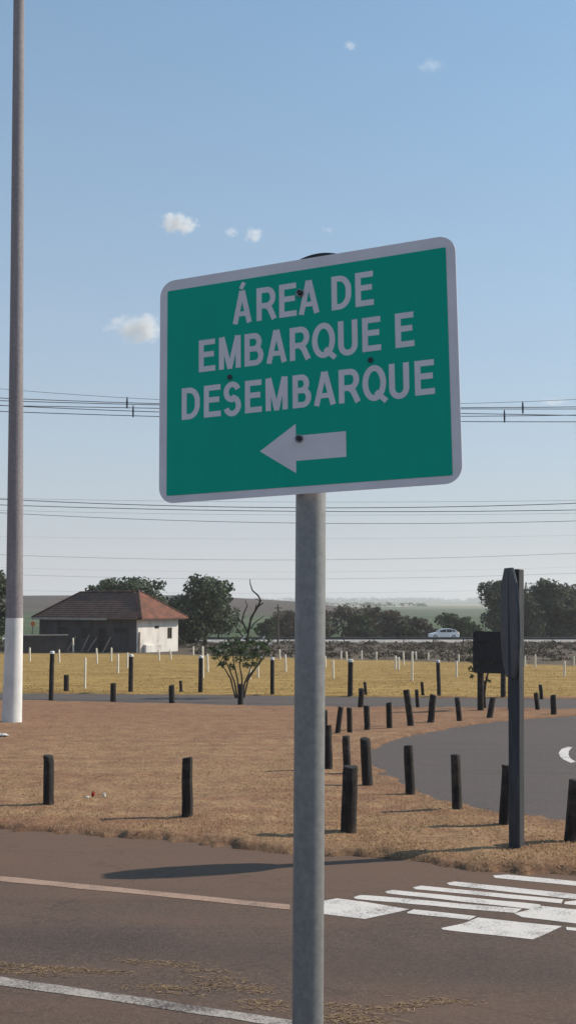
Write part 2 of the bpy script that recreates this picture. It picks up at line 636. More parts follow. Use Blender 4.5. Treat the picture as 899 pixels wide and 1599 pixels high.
far_top, far_bot = ext(far_top, 22), ext(far_bot, 22)
curve_px = [(1400, 1112), (1100, 1114), (899, 1119), (820, 1124), (740, 1133), (660, 1147), (612, 1160), (588, 1174), (582, 1186), (588, 1198), (606, 1210), (645, 1230), (700, 1251), (800, 1273), (899, 1287), (1100, 1310), (1400, 1338)]
curve_poly = gp(curve_px)
XY = lambda P: np.array([p[:2] for p in P])
near_poly = XY([np.array([-45, -12, 0])] + near_edge + [np.array([45, -12, 0])])
far_poly = XY(far_top + far_bot[::-1])
curv_poly = XY(curve_poly)


def sdist(x, y, poly):
    """signed distance to polygon, positive outside"""
    x = np.asarray(x, float)
    y = np.asarray(y, float)
    d = np.full(x.shape, 1e9)
    ins = np.zeros(x.shape, bool)
    n = len(poly)
    for i in range(n):
        ax, ay = poly[i]
        bx, by = poly[(i + 1) % n]
        ex, ey = bx - ax, by - ay
        t = np.clip(((x - ax) * ex + (y - ay) * ey) / (ex * ex + ey * ey + 1e-12), 0, 1)
        d = np.minimum(d, np.hypot(x - ax - t * ex, y - ay - t * ey))
        c = ((ay > y) != (by > y)) & (x < (bx - ax) * (y - ay) / (by - ay + 1e-12) + ax)
        ins ^= c
    return np.where(ins, -d, d)


def lawn_sd(x, y):
    d = np.minimum(np.minimum(sdist(x, y, near_poly), sdist(x, y, far_poly)), sdist(x, y, curv_poly))
    return d + .20 * (vnoise(x * 2.3, y * 2.3, 3) - .5) + .16 * (vnoise(x * 8, y * 8, 4) - .5) + .05 * (vnoise(x * 22, y * 22, 8) - .5)


def lawn_z(x, y):
    sd = lawn_sd(x, y)
    k = np.clip((sd + .08) / .30, 0, 1)
    k = k * k * (3 - 2 * k)
    lift = -.06 + .105 * k
    lift = lift + k * (.035 * (vnoise(x * 1.1, y * 1.1, 5) - .5) + .03 * (vnoise(x * 5, y * 5, 6) - .5))
    near = np.clip((80 - y) / 20, 0, 1)
    return ground_z(x, y) + lift * near


def build_ground():
    ys = [-60, -30, -12, -5, 0, 2.5, 5]
    y = 5.0
    while y < 42:
        y *= 1.0055
        ys.append(y)
    while y < 160:
        y *= 1.02
        ys.append(y)
    while y < 5600:
        y *= 1.035
        ys.append(y)
    ys = np.array(ys)
    u = np.concatenate([np.linspace(-1.6, -.40, 16)[:-1], np.linspace(-.40, .40, 300), np.linspace(.40, 1.6, 16)[1:]])
    scale = np.where(ys > 4, ys + .5, 4.5 + (4 - ys) * .6)
    Xg = scale[:, None] * u[None, :]
    Yg = np.repeat(ys[:, None], len(u), 1)
    Z = lawn_z(Xg, Yg)
    far = Yg > 160
    Z = Z + far * (vnoise(Xg * .01, Yg * .01, 9) - .5) * np.clip((Yg - 160) / 400, 0, 1) * .8
    V = np.stack([Xg.ravel(), Yg.ravel(), Z.ravel()], 1)
    nr, nc = Xg.shape
    i = np.arange(nr - 1)[:, None] * nc + np.arange(nc - 1)[None, :]
    F = np.stack([i, i + 1, i + 1 + nc, i + nc], -1).reshape(-1, 4)
    mb = MB()
    mb.arr(V, F)
    o = mk('ground', mb, M['ground'], smooth=60)
    vg = np.where(Yg.ravel() < 45, np.clip(1 - (lawn_sd(Xg.ravel(), Yg.ravel()) - .05) / .38, 0, 1), 0)
    at_ = o.data.attributes.new('verge', 'FLOAT', 'POINT')
    at_.data.foreach_set('value', vg.astype(np.float32))
    struct(o)


build_ground()


def flat(name, poly, mat, dz):
    mb = MB()
    mb.add([(p[0], p[1], -SL * p[1] + dz) for p in poly], [tuple(range(len(poly)))])
    o = mk(name, mb, mat)
    if o.data.polygons[0].normal.z < 0:
        o.data.flip_normals()
    return struct(o)


# near road: sloping part plus the level part behind the viewer
mb = MB()
grown = [p + np.array([0, .35, 0]) for p in near_edge]
pl = [np.array([-45, 0, 0])] + grown[1:-1] + [np.array([45, 0, 0])]
pl = [np.array([-38, 0, 0])] + grown + [np.array([38, 0, 0])]
mb.add([(p[0], p[1], -SL * p[1] + .004) for p in pl], [tuple(range(len(pl)))[::-1]])
mb.add([(-38, -12, .004), (38, -12, .004), (38, 0, .004), (-38, 0, .004)], [(0, 1, 2, 3)])
struct(mk('near_road', mb, M['asphalt']))
flat('far_road', [p + np.array([0, .5, 0]) for p in far_top] + [p + np.array([0, -.5, 0]) for p in far_bot[::-1]], M['asphalt_far'], .004)
cc = np.mean(curv_poly, 0)
flat('curved_road', [np.array([*(q + (q - cc) / np.linalg.norm(q - cc) * .35), 0]) for q in curv_poly], M['asphalt_far'], .0055)


def paint(name, pxpoly, mat, dz=.0062, label=None):
    P = gp(pxpoly)
    Q = [P[0]]
    P2 = P + [P[0]]
    out = []
    for a, b in zip(P2[:-1], P2[1:]):
        n = max(1, int(np.linalg.norm(b - a) / .12))
        for i in range(n):
            q = a + (b - a) * i / n
            out.append(q + np.array([random.uniform(-.005, .005), random.uniform(-.005, .005), 0]))
    return flat(name, out, mat, dz)


c8 = lambda pts: [(430 + x / 1.917, 1290 + y / 1.917) for x, y in pts]
stripes = [
    [(650, 150), (690, 147), (899, 167), (1150, 191), (1150, 206), (899, 181), (655, 157)],
    [(512, 173), (535, 168), (899, 206), (1150, 232), (1150, 248), (899, 222), (520, 179)],
    [(412, 186), (435, 181), (862, 222), (855, 234), (420, 191)],
    [(328, 198), (350, 193), (790, 237), (800, 247), (775, 252), (335, 204)],
    [(232, 216), (255, 208), (735, 250), (715, 263), (240, 221)],
    [(120, 230), (185, 219), (270, 230), (400, 252), (265, 281), (110, 262)],
    [(396, 259), (412, 252), (598, 272), (580, 283), (395, 264)],
    [(495, 308), (560, 295), (606, 277), (860, 303), (770, 342), (500, 313)],
    [(868, 305), (1150, 330), (1150, 345), (868, 313)],
    [(715, 264), (800, 242), (899, 253), (1150, 280), (1150, 320), (899, 294), (740, 275)],
    [(864, 229), (899, 226), (1150, 250), (1150, 264), (899, 239), (862, 236)],
]
for s in stripes:
    paint('crosswalk_stripe', c8(s), M['white_paint'])
paint('edge_line', [(-500, 1319), (0, 1369), (240, 1392.5), (452, 1414), (452, 1422), (240, 1400), (0, 1377), (-500, 1325)], M['pink_paint'])
paint('lane_line', [(-300, 1485), (0, 1527), (200, 1556), (400, 1587), (700, 1634), (700, 1648), (400, 1599), (200, 1568), (0, 1540), (-300, 1497)], M['worn_paint'])
c5 = lambda pts: [(480 + x / 2.1456, 1060 + y / 2.1456) for x, y in pts]
paint('road_arrow_mark', c5([(840, 248), (850, 236), (872, 229), (886, 231), (874, 243), (872, 256), (880, 269), (897, 279), (880, 283), (858, 273), (845, 262)]), M['white_paint'], .0078)


# ------------------------------------------------------------------ grass (uncountable)
def blades(name, mat, n, region, hmin, hmax, wid, label, sdmin=0.0, flop=.9):
    px = RNG.uniform(-70, 970, n)
    py = region(n)
    pts = []
    for a, b in zip(px, py):
        d = ray(a, b)
        # closed form on the two straight ground pieces
        t = d[2] / d[1]
        y = -EYE / (t + SL)
        if y < 0 or y > 40:
            y = (-1.776 + .016 * 40 - EYE) / (t + .016)
        pts.append((d[0] / d[1] * y, y))
    P = np.array(pts)
    sd = lawn_sd(P[:, 0], P[:, 1])
    dens = vnoise(P[:, 0] * 1.3, P[:, 1] * .9, 12) * .6 + vnoise(P[:, 0] * 5, P[:, 1] * 4, 13) * .4
    keep = (sd > sdmin) & (RNG.random(n) < np.clip((dens - .2) * 2.2, .12, 1) * np.clip(.25 + sd * 2.2, 0, 1))
    P = P[keep]
    n = len(P)
    z = lawn_z(P[:, 0], P[:, 1])
    h = RNG.uniform(hmin, hmax, n)
    ang = RNG.uniform(0, 6.283, n)
    w = wid * RNG.uniform(.6, 1.3, n)
    lean = RNG.uniform(.3, 1, n) * h * flop
    la = RNG.uniform(0, 6.283, n)
    b = np.stack([P[:, 0], P[:, 1], z - .005], 1)
    s = np.stack([np.cos(ang) * w, np.sin(ang) * w, 0 * w], 1)
    tip = b + np.stack([np.cos(la) * lean, np.sin(la) * lean, h], 1)
    mid = b * .5 + tip * .5 + np.stack([0 * h, 0 * h, h * .12], 1)
    V = np.stack([b - s, b + s, mid + s * .8, mid - s * .8, tip], 1).reshape(-1, 3)
    k = np.arange(n) * 5
    mb = MB()
    mb.v = V.tolist()
    mb.f = [f for q in k.tolist() for f in ((q, q + 1, q + 2, q + 3), (q + 3, q + 2, q + 4))]
    o = mk(name, mb, mat)
    struct(o, 'stuff', label, 'grass')


blades('dry_grass', M['straw'], 95000, lambda n: 1090 + 290 * RNG.random(n) ** .75, .006, .026, .0045,
       'short dead straw coloured grass covering the brown lawn beside the roads', .02)
blades('field_grass', M['straw_gold'], 14000, lambda n: RNG.uniform(1021, 1090, n), .03, .07, .016,
       'dry golden grass of the field with white posts beyond the far road', .02)


def straw_on_road():
    clusters = [(0, 1512, 110, 9), (100, 1513, 95, 8), (205, 1502, 22, 4), (260, 1507, 50, 6), (330, 1519, 45, 3), (270, 1544, 55, 9), (340, 1540, 60, 8), (400, 1548, 35, 6),
                (415, 1568, 45, 8), (530, 1577, 30, 8), (560, 1590, 50, 10), (690, 1563, 45, 8), (640, 1570, 30, 6), (600, 1580, 40, 8), (520, 1592, 50, 6)]
    mb = MB()
    for cx, cy, sx, sy in clusters:
        lines = [random.gauss(0, .5) * sy for _ in range(max(2, sy // 2))]
        for _ in range(int(sx * sy * .5)):
            a = random.gauss(0, .6) * sx
            px, py = cx + a, cy + random.choice(lines) + random.gauss(0, 1.6) + a * .06
            p = G(px, py)
            an = random.gauss(.1, .7)
            l, w = random.uniform(.004, .022), random.uniform(.0008, .002)
            d = np.array([math.cos(an) * l, math.sin(an) * l, -SL * math.sin(an) * l])
            s = np.array([-math.sin(an) * w, math.cos(an) * w, 0])
            p = p + np.array([0, 0, random.uniform(.0060, .0075)])
            mb.add([p - d - s, p - d + s, p + d + s, p + d - s + np.array([0, 0, random.uniform(0, .002)])], [(0, 1, 2, 3)])
    struct(mk('scattered_straw', mb, M['straw_loose']), 'stuff', 'loose dry straw blown onto the asphalt in front', 'straw')


straw_on_road()

# ------------------------------------------------------------------ the direction sign
S_C = np.array([0.024784511944836104, 2.017162608984632, 2.1041174831398695])
S_H = np.array([0.9220798764995846, -0.38633404260168414, 0.022687196423338867])
S_V = np.array([-0.009567324657502704, 0.03584912361467242, 0.9993114162436842])
S_N = np.cross(S_H, S_V)          # towards the viewer
SP = lambda u, v, w=0.0: S_C + S_H * u + S_V * v + S_N * w

pole_top = SP(.015, -.06, -.034)
pdir = at(475.5, 1599, 2.10) - at(482.5, 780, 2.10)
pole_ax = pdir / np.linalg.norm(pdir)
foot_t = (pole_top[2] - 0.0 + .09) / -pole_ax[2]
pole_foot = pole_top + pole_ax * foot_t
pole_head = SP(.015, .232, -.034)
post = thing('sign_pole', (pole_foot[0], pole_foot[1], -SL * pole_foot[1] + .004), 'round galvanised steel pole in the foreground carrying the green sign', 'pole')
mb = MB()
n = 14
pts = [pole_foot + (pole_head - pole_foot) * i / n for i in range(n + 1)]
mb.tube(pts, .0302, 40)
mk('shaft', mb, M['galv'], post, smooth=40)
mb = MB()
mb.tube([pole_head, pole_head + S_V * .012], .0325, 32)
mk('cap', mb, M['sign_back'], post, smooth=40)


def rrect(x0, x1, y0, y1, r, n=8):
    out = []
    for cx, cy, a0 in ((x1 - r, y1 - r, 0), (x0 + r, y1 - r, 90), (x0 + r, y0 + r, 180), (x1 - r, y0 + r, 270)):
        for i in range(n + 1):
            a = math.radians(a0 + 90 * i / n)
            out.append((cx + r * math.cos(a), cy + r * math.sin(a)))
    return out


sign = thing('direction_sign', SP(.015, -.237), 'green sign with white border reading ÁREA DE EMBARQUE E DESEMBARQUE above a left arrow', 'sign')
mb = MB()
mb.prism([SP(u, v, -.0022) for u, v in rrect(-.322, .321, -.236, .245, .034)], S_N * .002)
mk('backing_plate', mb, M['sign_white'], sign, bevel=.0006)
mb = MB()
mb.prism([SP(u, v, .00005) for u, v in rrect(-.3035, .3025, -.2205, .222, .003, 3)], S_N * .0004)
mk('green_face', mb, M['green'], sign)


def stroke(mb, pts, t, lift, closed=False):
    """flat ribbon of width t along a centre line, in sign coordinates"""
    P = [np.array(p, float) for p in pts]
    n = len(P)
    L, R = [], []
    for i in range(n):
        if closed:
            a, b = P[i] - P[i - 1], P[(i + 1) % n] - P[i]
        else:
            a = P[i] - P[i - 1] if i > 0 else P[1] - P[0]
            b = P[i + 1] - P[i] if i < n - 1 else P[-1] - P[-2]
        a = a / np.linalg.norm(a)
        b = b / np.linalg.norm(b)
        na, nb = np.array([-a[1], a[0]]), np.array([-b[1], b[0]])
        m = na + nb
        m = m / np.linalg.norm(m)
        m = m / max(.45, m @ na) * t / 2
        L.append(P[i] + m)
        R.append(P[i] - m)
    vs = [SP(*(q / 1000), lift) for q in L] + [SP(*(q / 1000), lift) for q in R]
    rng = range(n if closed else n - 1)
    mb.add(vs, [(i, n + i, n + (i + 1) % n, (i + 1) % n) for i in rng])


def arc(cx, cy, rx, ry, a0, a1, n=14):
    return [(cx + rx * math.cos(math.radians(a0 + (a1 - a0) * i / n)), cy + ry * math.sin(math.radians(a0 + (a1 - a0) * i / n))) for i in range(n + 1)]


def glyph(mb, ch, x, y, w, h, t, z):
    """condensed grotesque capitals built from strokes; x,y = lower left in mm"""
    k = [0]

    def st(pts, closed=False, tt=None):
        k[0] += 1
        stroke(mb, [(x + a, y + b) for a, b in pts], tt or t, z + k[0] * .00006, closed)
    q = t / 2
    if ch == 'E':
        st([(q, 0), (q, h)])
        st([(q, h - q), (w, h - q)])
        st([(q, h * .535), (w * .93, h * .535)])
        st([(q, q), (w * 1.02, q)])
    elif ch in 'AÁ':
        st([(q * 1.0, 0), (w / 2 - q * .12, h)], tt=t * .98)
        st([(w - q * 1.0, 0), (w / 2 + q * .12, h)], tt=t * .98)
        st([(w * .22, h * .29), (w * .78, h * .29)], tt=t * .86)
        if ch == 'Á':
            st([(w * .44, h * 1.06), (w * .60, h * 1.25)], tt=t * .8)
    elif ch == 'D':
        r = h * .36
        st([(q, 0), (q, h)])
        st([(q, h - q), (w - r, h - q)] + arc(w - q - r + q, h - r - q + q * 0, r - q * .9, r, 84, 6, 8) + arc(w - q - r + q, r + q, r - q * .9, r, -6, -84, 8) + [(w - r, q), (q, q)])
    elif ch in 'RB':
        st([(q, 0), (q, h)])
        yb = h * (.44 if ch == 'R' else .52)
        r = (h - q - yb) / 2
        xr = w - q * (1.25 if ch == 'R' else 1.7)
        st([(q, h - q), (xr - r * .8, h - q)] + arc(xr - r * .8, yb + r, r * .8, r, 80, -80, 12) + [(xr - r * .8, yb), (q, yb)])
        if ch == 'R':
            st([(w * .50, yb), (w * .68, yb - h * .11), (w - q * .75, 0)])
        else:
            r2 = (yb - q) / 2
            xr2 = w - q
            st([(q, yb), (xr2 - r2 * .8, yb)] + arc(xr2 - r2 * .8, q + r2, r2 * .8, r2, 80, -80, 12) + [(xr2 - r2 * .8, q), (q, q)])
    elif ch == 'M':
        st([(q, 0), (q, h)])
        st([(w - q, 0), (w - q, h)])
        st([(q * 1.3, h), (w / 2, 0)], tt=t * .9)
        st([(w - q * 1.3, h), (w / 2, 0)], tt=t * .9)
    elif ch == 'U':
        r = w / 2 - q
        st([(q, h), (q, r + q)] + arc(w / 2, r * 1.15 + q * .5, r, r * 1.15, 180, 360, 16)[1:-1] + [(w - q, r + q), (w - q, h)])
    elif ch == 'Q':
        st(arc(w / 2, h / 2, w / 2 - q, h / 2 - q * .7, 0, 360, 36)[:-1], True)
        st([(w * .56, h * .24), (w * 1.0, -h * .06)], tt=t * .9)
    elif ch == 'S':
        rx, ry = w / 2 - q, h * .235
        a = arc(w / 2, h - q - ry + q * .4, rx * .95, ry, 18, 270, 18)
        b = arc(w / 2, q + ry - q * .4, rx, ry + h * .012, 90, -162, 18)
        st(a + b[1:])


def text(name, letters, base, h, t=11.6, z=.0006):
    mb = MB()
    for i, (ch, x0, x1) in enumerate(letters):
        glyph(mb, ch, x0, base, x1 - x0, h, t, z)
    mk(name, mb, M['sign_white'], sign)


text('lettering', [('Á', -149.5, -105.5), ('R', -95, -51), ('E', -44.5, -7), ('A', -2, 43), ('D', 69, 110), ('E', 119, 156)], 128.2, 69.5)
text('lettering', [('E', -228, -190), ('M', -181, -131), ('B', -122.5, -80), ('A', -74, -28.5), ('R', -22, 22), ('Q', 26, 75), ('U', 81.4, 122), ('E', 131.5, 169), ('E', 198.5, 235.5)], 35.4, 68.5)
text('lettering', [('D', -268, -226), ('E', -216, -177.5), ('S', -171, -131), ('E', -122, -85), ('M', -76, -27.5), ('B', -17, 23), ('A', 28, 75), ('R', 81, 125), ('Q', 130, 178), ('U', 184, 224), ('E', 235, 273)], -62.4, 67.6)
mb = MB()
mb.add([SP(u / 1000, v / 1000, .0007) for u, v in [(-89.5, -143.5), (-11, -94), (-11, -118.3), (94.5, -118.3), (94.5, -169), (-11, -169), (-11, -193.5)]], [(0, 6, 5, 2, 1), (2, 5, 4, 3)])
mk('arrow', mb, M['sign_white'], sign)
for u, v in ((1.2, 173.7), (-3.9, -124.7)):
    mb = MB()
    mb.tube([SP(u / 1000, v / 1000, .0008), SP(u / 1000, v / 1000, .0028)], .0085, 20)
    b = mk('bolt', mb, M['bolt'], sign, smooth=40)
    mb = MB()
    mb.tube([SP(u / 1000 + .001, v / 1000, .0028), SP(u / 1000 + .001, v / 1000, .009)], .0052, 6)
    mk('bolt_head', mb, M['hole'], b)
for u, v in ((-155.8, 17.2), (147.5, 17.7)):
    mb = MB()
    mb.tube([SP(u / 1000, v / 1000, .0012), SP(u / 1000, v / 1000, .0032)], .0052, 16)
    mk('rivet', mb, M['hole'], sign, smooth=40)

# round sign mounted back to back on the same pole
mb = MB()
cR = .125
ring = [SP(.014 + cR * math.cos(a), .281 - cR + cR * math.sin(a), -.072) for a in np.linspace(0, 2 * math.pi, 64, endpoint=False)]
mb.prism(ring, S_N * .002)
o = mk('round_sign', mb, M['sign_back'], None, origin=SP(.014, .281 - 2 * cR, -.071))
tag(o, 'dark round sign back showing only its rim above the green sign', 'sign')


# ------------------------------------------------------------------ black timber bollards
def timber_post(name, base, top, wpx, label, group, cat='bollard', cap=False, mat='timber', seedk=0):
    b = G(*base)
    b[2] = lawn_z(np.array([b[0]]), np.array([b[1]]))[0] if b[1] < 60 else b[2]
    tp = at(top[0], top[1], b[1] + random.uniform(-.03, .03))
    r = wpx / FPX * b[1] / 2
    ax = (tp - b) / np.linalg.norm(tp - b)
    foot = b - ax * .15
    L = np.linalg.norm(tp - foot)
    rnd = random.Random(hash((base, seedk)) & 0xffff)
    n = 14
    lob = [1 + rnd.uniform(-.07, .07) for _ in range(n)]
    a = EX - ax * ax[0]
    a /= np.linalg.norm(a)
    c = np.cross(ax, a)
    mb = MB()
    prof = [(0, 1.04), (.12, 1.03), (.4, 1.0), (.7, .985), (.93, .97), (.985, .95), (1.0, .86)]
    capz = .93 if cap else 9
    vs, fs = [], []
    tl0, tl1 = rnd.uniform(.03, .2), rnd.uniform(0, 6.28)
    for j, (tt, k) in enumerate(prof):
        wob = np.array([rnd.uniform(-.03, .03), rnd.uniform(-.03, .03), 0]) * r * 2
        for i in range(n):
            an = 2 * math.pi * i / n
            rr = r * k * lob[i] * (1 + rnd.uniform(-.025, .025))
            tilt = (r * (tl0 * math.cos(an + tl1) + rnd.uniform(-.06, .06))) if tt > .9 else 0
            vs.append(foot + ax * (L * tt + tilt) + rr * (math.cos(an) * a + math.sin(an) * c) + wob)
    for j in range(len(prof) - 1):
        for i in range(n):
            fs.append((j * n + i, j * n + (i + 1) % n, (j + 1) * n + (i + 1) % n, (j + 1) * n + i))
    fs.append(tuple((len(prof) - 1) * n + i for i in range(n)))
    mb.add(vs, fs)
    if not cap:
        o = mk(name, mb, M[mat], None, origin=b, smooth=50)
        return tag(o, label, cat, group)
    root = thing(name, b, label, cat, group)
    mk('post_body', mb, M[mat], root, smooth=50)
    mb = MB()
    mb.tube([tp - ax * .06, tp + ax * .012, tp + ax * .03], [r * 1.05, r * 1.03, r * .8], 14)
    mk('white_top', mb, M['cap_white'], root, smooth=50)
    return root


GB = 'short black timber bollards on the brown lawn'
for base, top, w, lab in [
    ((76, 1262), (76, 1180), 16, 'black timber bollard on the brown lawn, left of the red and white litter'),
    ((292, 1281), (292, 1183), 17, 'upright black bollard near the road between the litter and the grey sign pole'),
    ((544, 1307), (547, 1197), 25, 'thickest black bollard, leaning right, nearest the road just right of the sign pole'),
    ((512, 1206), (511, 1133), 14, 'black bollard touching the right side of the grey sign pole, left of the thickest bollard'),
    ((573, 1230), (569, 1153), 16, 'black bollard leaning left, just right of and behind the thickest bollard'),
    ((542, 1212), (540, 1149), 12, 'slim black bollard whose foot hides behind the thickest bollard'),
    ((640, 1246), (637, 1164), 15, 'black bollard at the left rim of the curved road, left of its nearest twin'),
    ((713, 1270), (710, 1178), 16, 'black bollard at the near rim of the curved road, left of the tall totem'),
    ((787, 1295), (791, 1195), 17, 'black bollard half hidden behind the foot of the tall totem'),
    ((890, 1320), (898, 1218), 21, 'black bollard leaning right, cut off by the right edge of the photo'),
    ((527, 1150), (532, 1104), 8, 'thin black bollard leaning right, first clear of the sign pole in the middle row'),
    ((546, 1148), (545, 1105), 8, 'thin upright black bollard, standing above the slim one behind the thickest bollard'),
    ((573, 1144), (572, 1102), 9, 'black bollard on the lawn above the left-leaning bollard by the road'),
    ((608, 1140), (607, 1097), 9, 'upright black bollard where the dark board shadow ends on the left'),
    ((641, 1136), (634, 1077), 10, 'taller black bollard tilted strongly left on the dark shadow patch'),
    ((672, 1131), (676, 1085), 10, 'black bollard leaning right, in the middle of the dark shadow patch'),
    ((717, 1129), (713, 1089), 9, 'black bollard leaning left at the right end of the shadow patch'),
    ((764, 1124), (769, 1089), 9, 'black bollard leaning right, between dark board post and tall totem'),
    ((508, 1137), (508, 1109), 7, 'tiny sliver of a black bollard showing beside the right edge of the sign pole'),
    ((563, 1106), (564, 1075), 9, 'black bollard at the near edge of the far road, under a white-topped post'),
    ((571, 1087), (569, 1065), 5, 'very thin short black bollard beyond the road, nearest the sign pole on its right'),
    ((652, 1107), (650, 1077), 6, 'slim black bollard by the far road, right of the strongly tilted one'),
    ((660, 1088), (658, 1065), 5, 'thin black bollard at the field edge, left of the white-topped post by the board'),
    ((839, 1111), (836, 1082), 7, 'left one of two black bollards right of the tall totem by the far road'),
    ((845, 1092), (843, 1069), 6, 'small black bollard beyond the far road, right of the tall totem'),
    ((864, 1118), (863, 1085), 9, 'thicker black bollard at the corner of far road and curved road on the right'),
    ((104, 1081), (104, 1054), 8, 'short black bollard beyond the far road, before the left end of the house'),
    ((177, 1098), (177, 1067), 9, 'short black bollard at the far road, below the middle of the house roof'),
    ((269, 1098), (268, 1070), 9, 'short black bollard at the far road, below the white end of the house'),
    ((283, 1082), (282, 1063), 5, 'very thin black bollard beyond the far road, right of the house white end'),
    ((375, 1101), (376, 1068), 8, 'black bollard standing right in front of the flowering shrub stems'),
]:
    timber_post('bollard', base, top, w, lab, GB)
GT = 'tall black fence posts with white tops'
for base, top, w, lab in [
    ((80, 1095), (82, 1018), 7, 'tall black white-topped post in front of the house, leftmost of its row'),
    ((204, 1082), (205, 1023), 7, 'tall black white-topped post in front of the house where its dark and white walls meet'),
    ((313, 1083), (314, 1025), 7, 'tall black white-topped post left of the flowering shrub'),
    ((425, 1086), (425, 1028), 6, 'tall black white-topped post between the flowering shrub and the sign pole'),
    ((546, 1088), (547, 1031), 8, 'tall black white-topped post first right of the sign pole'),
    ((685, 1089), (683, 1032), 6, 'tall black white-topped post below the white car, left of the dark board'),
    ((785, 1090), (785, 1034), 8, 'tall black white-topped post half hidden under the dark board beside the totem'),
]:
    timber_post('fence_post', base, top, w, lab, GT, 'fence post', True)

GW = 'slim white posts standing in the golden field'
WP = [(47, 1012, 1033, 'furthest left white post, beside the painted foot of the big pole'), (93, 1015, 1035, 'white post just right of the leftmost black white-topped post'),
      (115, 997, 1019, 'pale stake against the dark wall left of the house, behind the field'), (133, 1028, 1077, 'longest nearest white post in front of the dark house wall'),
      (152, 1013, 1037, 'white post before the dark wall, up and right of the longest left post'), (174, 1012, 1033, 'white post before the house door, far row'),
      (184.5, 1022, 1052, 'white post in middle of field below the house, left of a black white-topped post'), (199, 1020, 1045, 'white post almost touching the left side of the second black post'),
      (249, 1015, 1032, 'small white post at the foot of the house white wall, left one'), (267, 1015, 1030, 'small white post at the foot of the house white wall, right one'),
      (302, 1010, 1023, 'tiny white post far back just right of the house'), (317, 1010, 1060, 'tall white post hugging the right side of a black white-topped post near the house'),
      (324.5, 1022, 1050, 'white post left of the flowering shrub crown'), (390, 1042, 1062, 'white post seen between the shrub stems and a black post, left one'),
      (403, 1037, 1060, 'white post right of the flowering shrub stems'), (437, 1015, 1030, 'small white post far back, right of the fourth black white-topped post'),
      (446, 1023, 1050, 'white post closest to the left edge of the grey sign pole'), (508, 1025, 1043, 'white post closest to the right edge of the grey sign pole'),
      (520, 1032, 1061, 'thick white post between the sign pole and a black white-topped post'), (532, 1017, 1030, 'tiny white post at the field back edge, left of a black white-topped post'),
      (541, 1018, 1031, 'tiny white post just above and left of a black white-topped post'), (564, 1017, 1030, 'tiny white post at the field back edge, right of a black white-topped post'),
      (587, 1018, 1031, 'tiny yellowish white post at the field back edge in mid gap'), (617, 1025, 1046, 'left one of a close pair of white posts below the car approach'),
      (622, 1027, 1048, 'right one of a close pair of white posts below the car approach'), (630, 1018, 1040, 'white post left of the longest right-hand white post'),
      (643, 1018, 1065, 'longest white post in the right half of the field'), (649, 1018, 1030, 'tiny white post just right of the longest right-hand one'),
      (668, 1020, 1031, 'tiny white post at the field back edge below the white car front'), (712, 1033, 1059, 'white post in the field left of the dark board'),
      (715.5, 1023, 1034, 'small white post behind another one, left of the dark board'), (819, 1025, 1041, 'white post just right of the tall totem'),
      (835, 1023, 1043, 'white post in front of the right tree grove, left one'), (880, 1033, 1058, 'nearest white post right of the totem, near the photo right edge'),
      (895, 1026, 1041, 'white post at the very right edge of the photo')]
for x, yt, yb, lab in WP:
    b = G(x, yb)
    tp = at(x + random.uniform(-1, 1), yt, b[1])
    w = (3.0 if yb > 1045 else 2.5) / FPX * b[1]
    ax = (tp - b) / np.linalg.norm(tp - b)
    mb = MB()
    f = b - ax * .2
    mb.tube([f, f * .4 + tp * .6, tp, tp + ax * w * .4], [w * .56, w * .54, w * .5, w * .25], 9)
    o = mk('field_post', mb, M['white_post'], None, origin=b, smooth=50)
    tag(o, 'slim ' + lab, 'post', GW)

# ------------------------------------------------------------------ big tapered pole on the left
b = G(19, 1131)
b[2] = lawn_z(np.array([b[0]]), np.array([b[1]]))[0]
D = b[1]
mid = at(23, 965, D)
mid2 = at(26.5, 500, D)
tp = at(30, 0, D)
more = tp + (tp - mid2) * .35
root = thing('tapered_pole', b, 'very tall weathered grey brown tapering pole with a white painted foot', 'pole')
rr = lambda w: w / FPX * D / 2
mb = MB()
mb.tube([b - EZ * .3, b + (mid - b) * .5, mid], [rr(30.5), rr(28.2), rr(26.3)], 28)
mk('painted_foot', mb, M['whitewash'], root, smooth=50)
mb = MB()
mb.tube([mid - EZ * .002, (mid + mid2) / 2, mid2, (mid2 + tp) / 2, tp, more], [rr(26), rr(23.5), rr(20.8), rr(19), rr(17.3), rr(15.5)], 28)
mk('shaft', mb, M['pole'], root, smooth=50)

# ------------------------------------------------------------------ tall totem with edge-on panel
b = G(806, 1331)
b[2] = lawn_z(np.array([b[0]]), np.array([b[1]]))[0]
D = b[1]
root = thing('roadside_totem', b, 'tall dark timber totem on the lawn carrying a panel seen almost edge-on', 'sign')
top = at(804.5, 889, D)
ax = (top - b) / np.linalg.norm(top - b)
yaw = math.radians(-36)
a1 = np.array([math.cos(yaw), math.sin(yaw), 0])
a1 -= ax * (a1 @ ax)
a1 /= np.linalg.norm(a1)
a2 = np.cross(ax, a1)
mb = MB()
L = np.linalg.norm(top - b) + .2
vs = []
for tt, k in ((0, .98), (.5, 1.0), (1, 1.04)):
    for i, j in ((-1, -1), (1, -1), (1, 1), (-1, 1)):
        vs.append(b - ax * .2 + ax * L * tt + a1 * i * .05 * k + a2 * j * .05 * k)
mb.add(vs, [(3, 2, 1, 0), (8, 9, 10, 11)] + [(r * 4 + i, r * 4 + (i + 1) % 4, r * 4 + 4 + (i + 1) % 4, r * 4 + 4 + i) for r in (0, 1) for i in range(4)])
mk('post', mb, M['totem'], root, bevel=.006)
ua = math.radians(-9)
u = np.array([math.sin(ua), math.cos(ua), 0])
pn = np.array([u[1], -u[0], 0])
pc = at(795.5, 972, D) - pn * .0
Wd, Hh = .20, .46
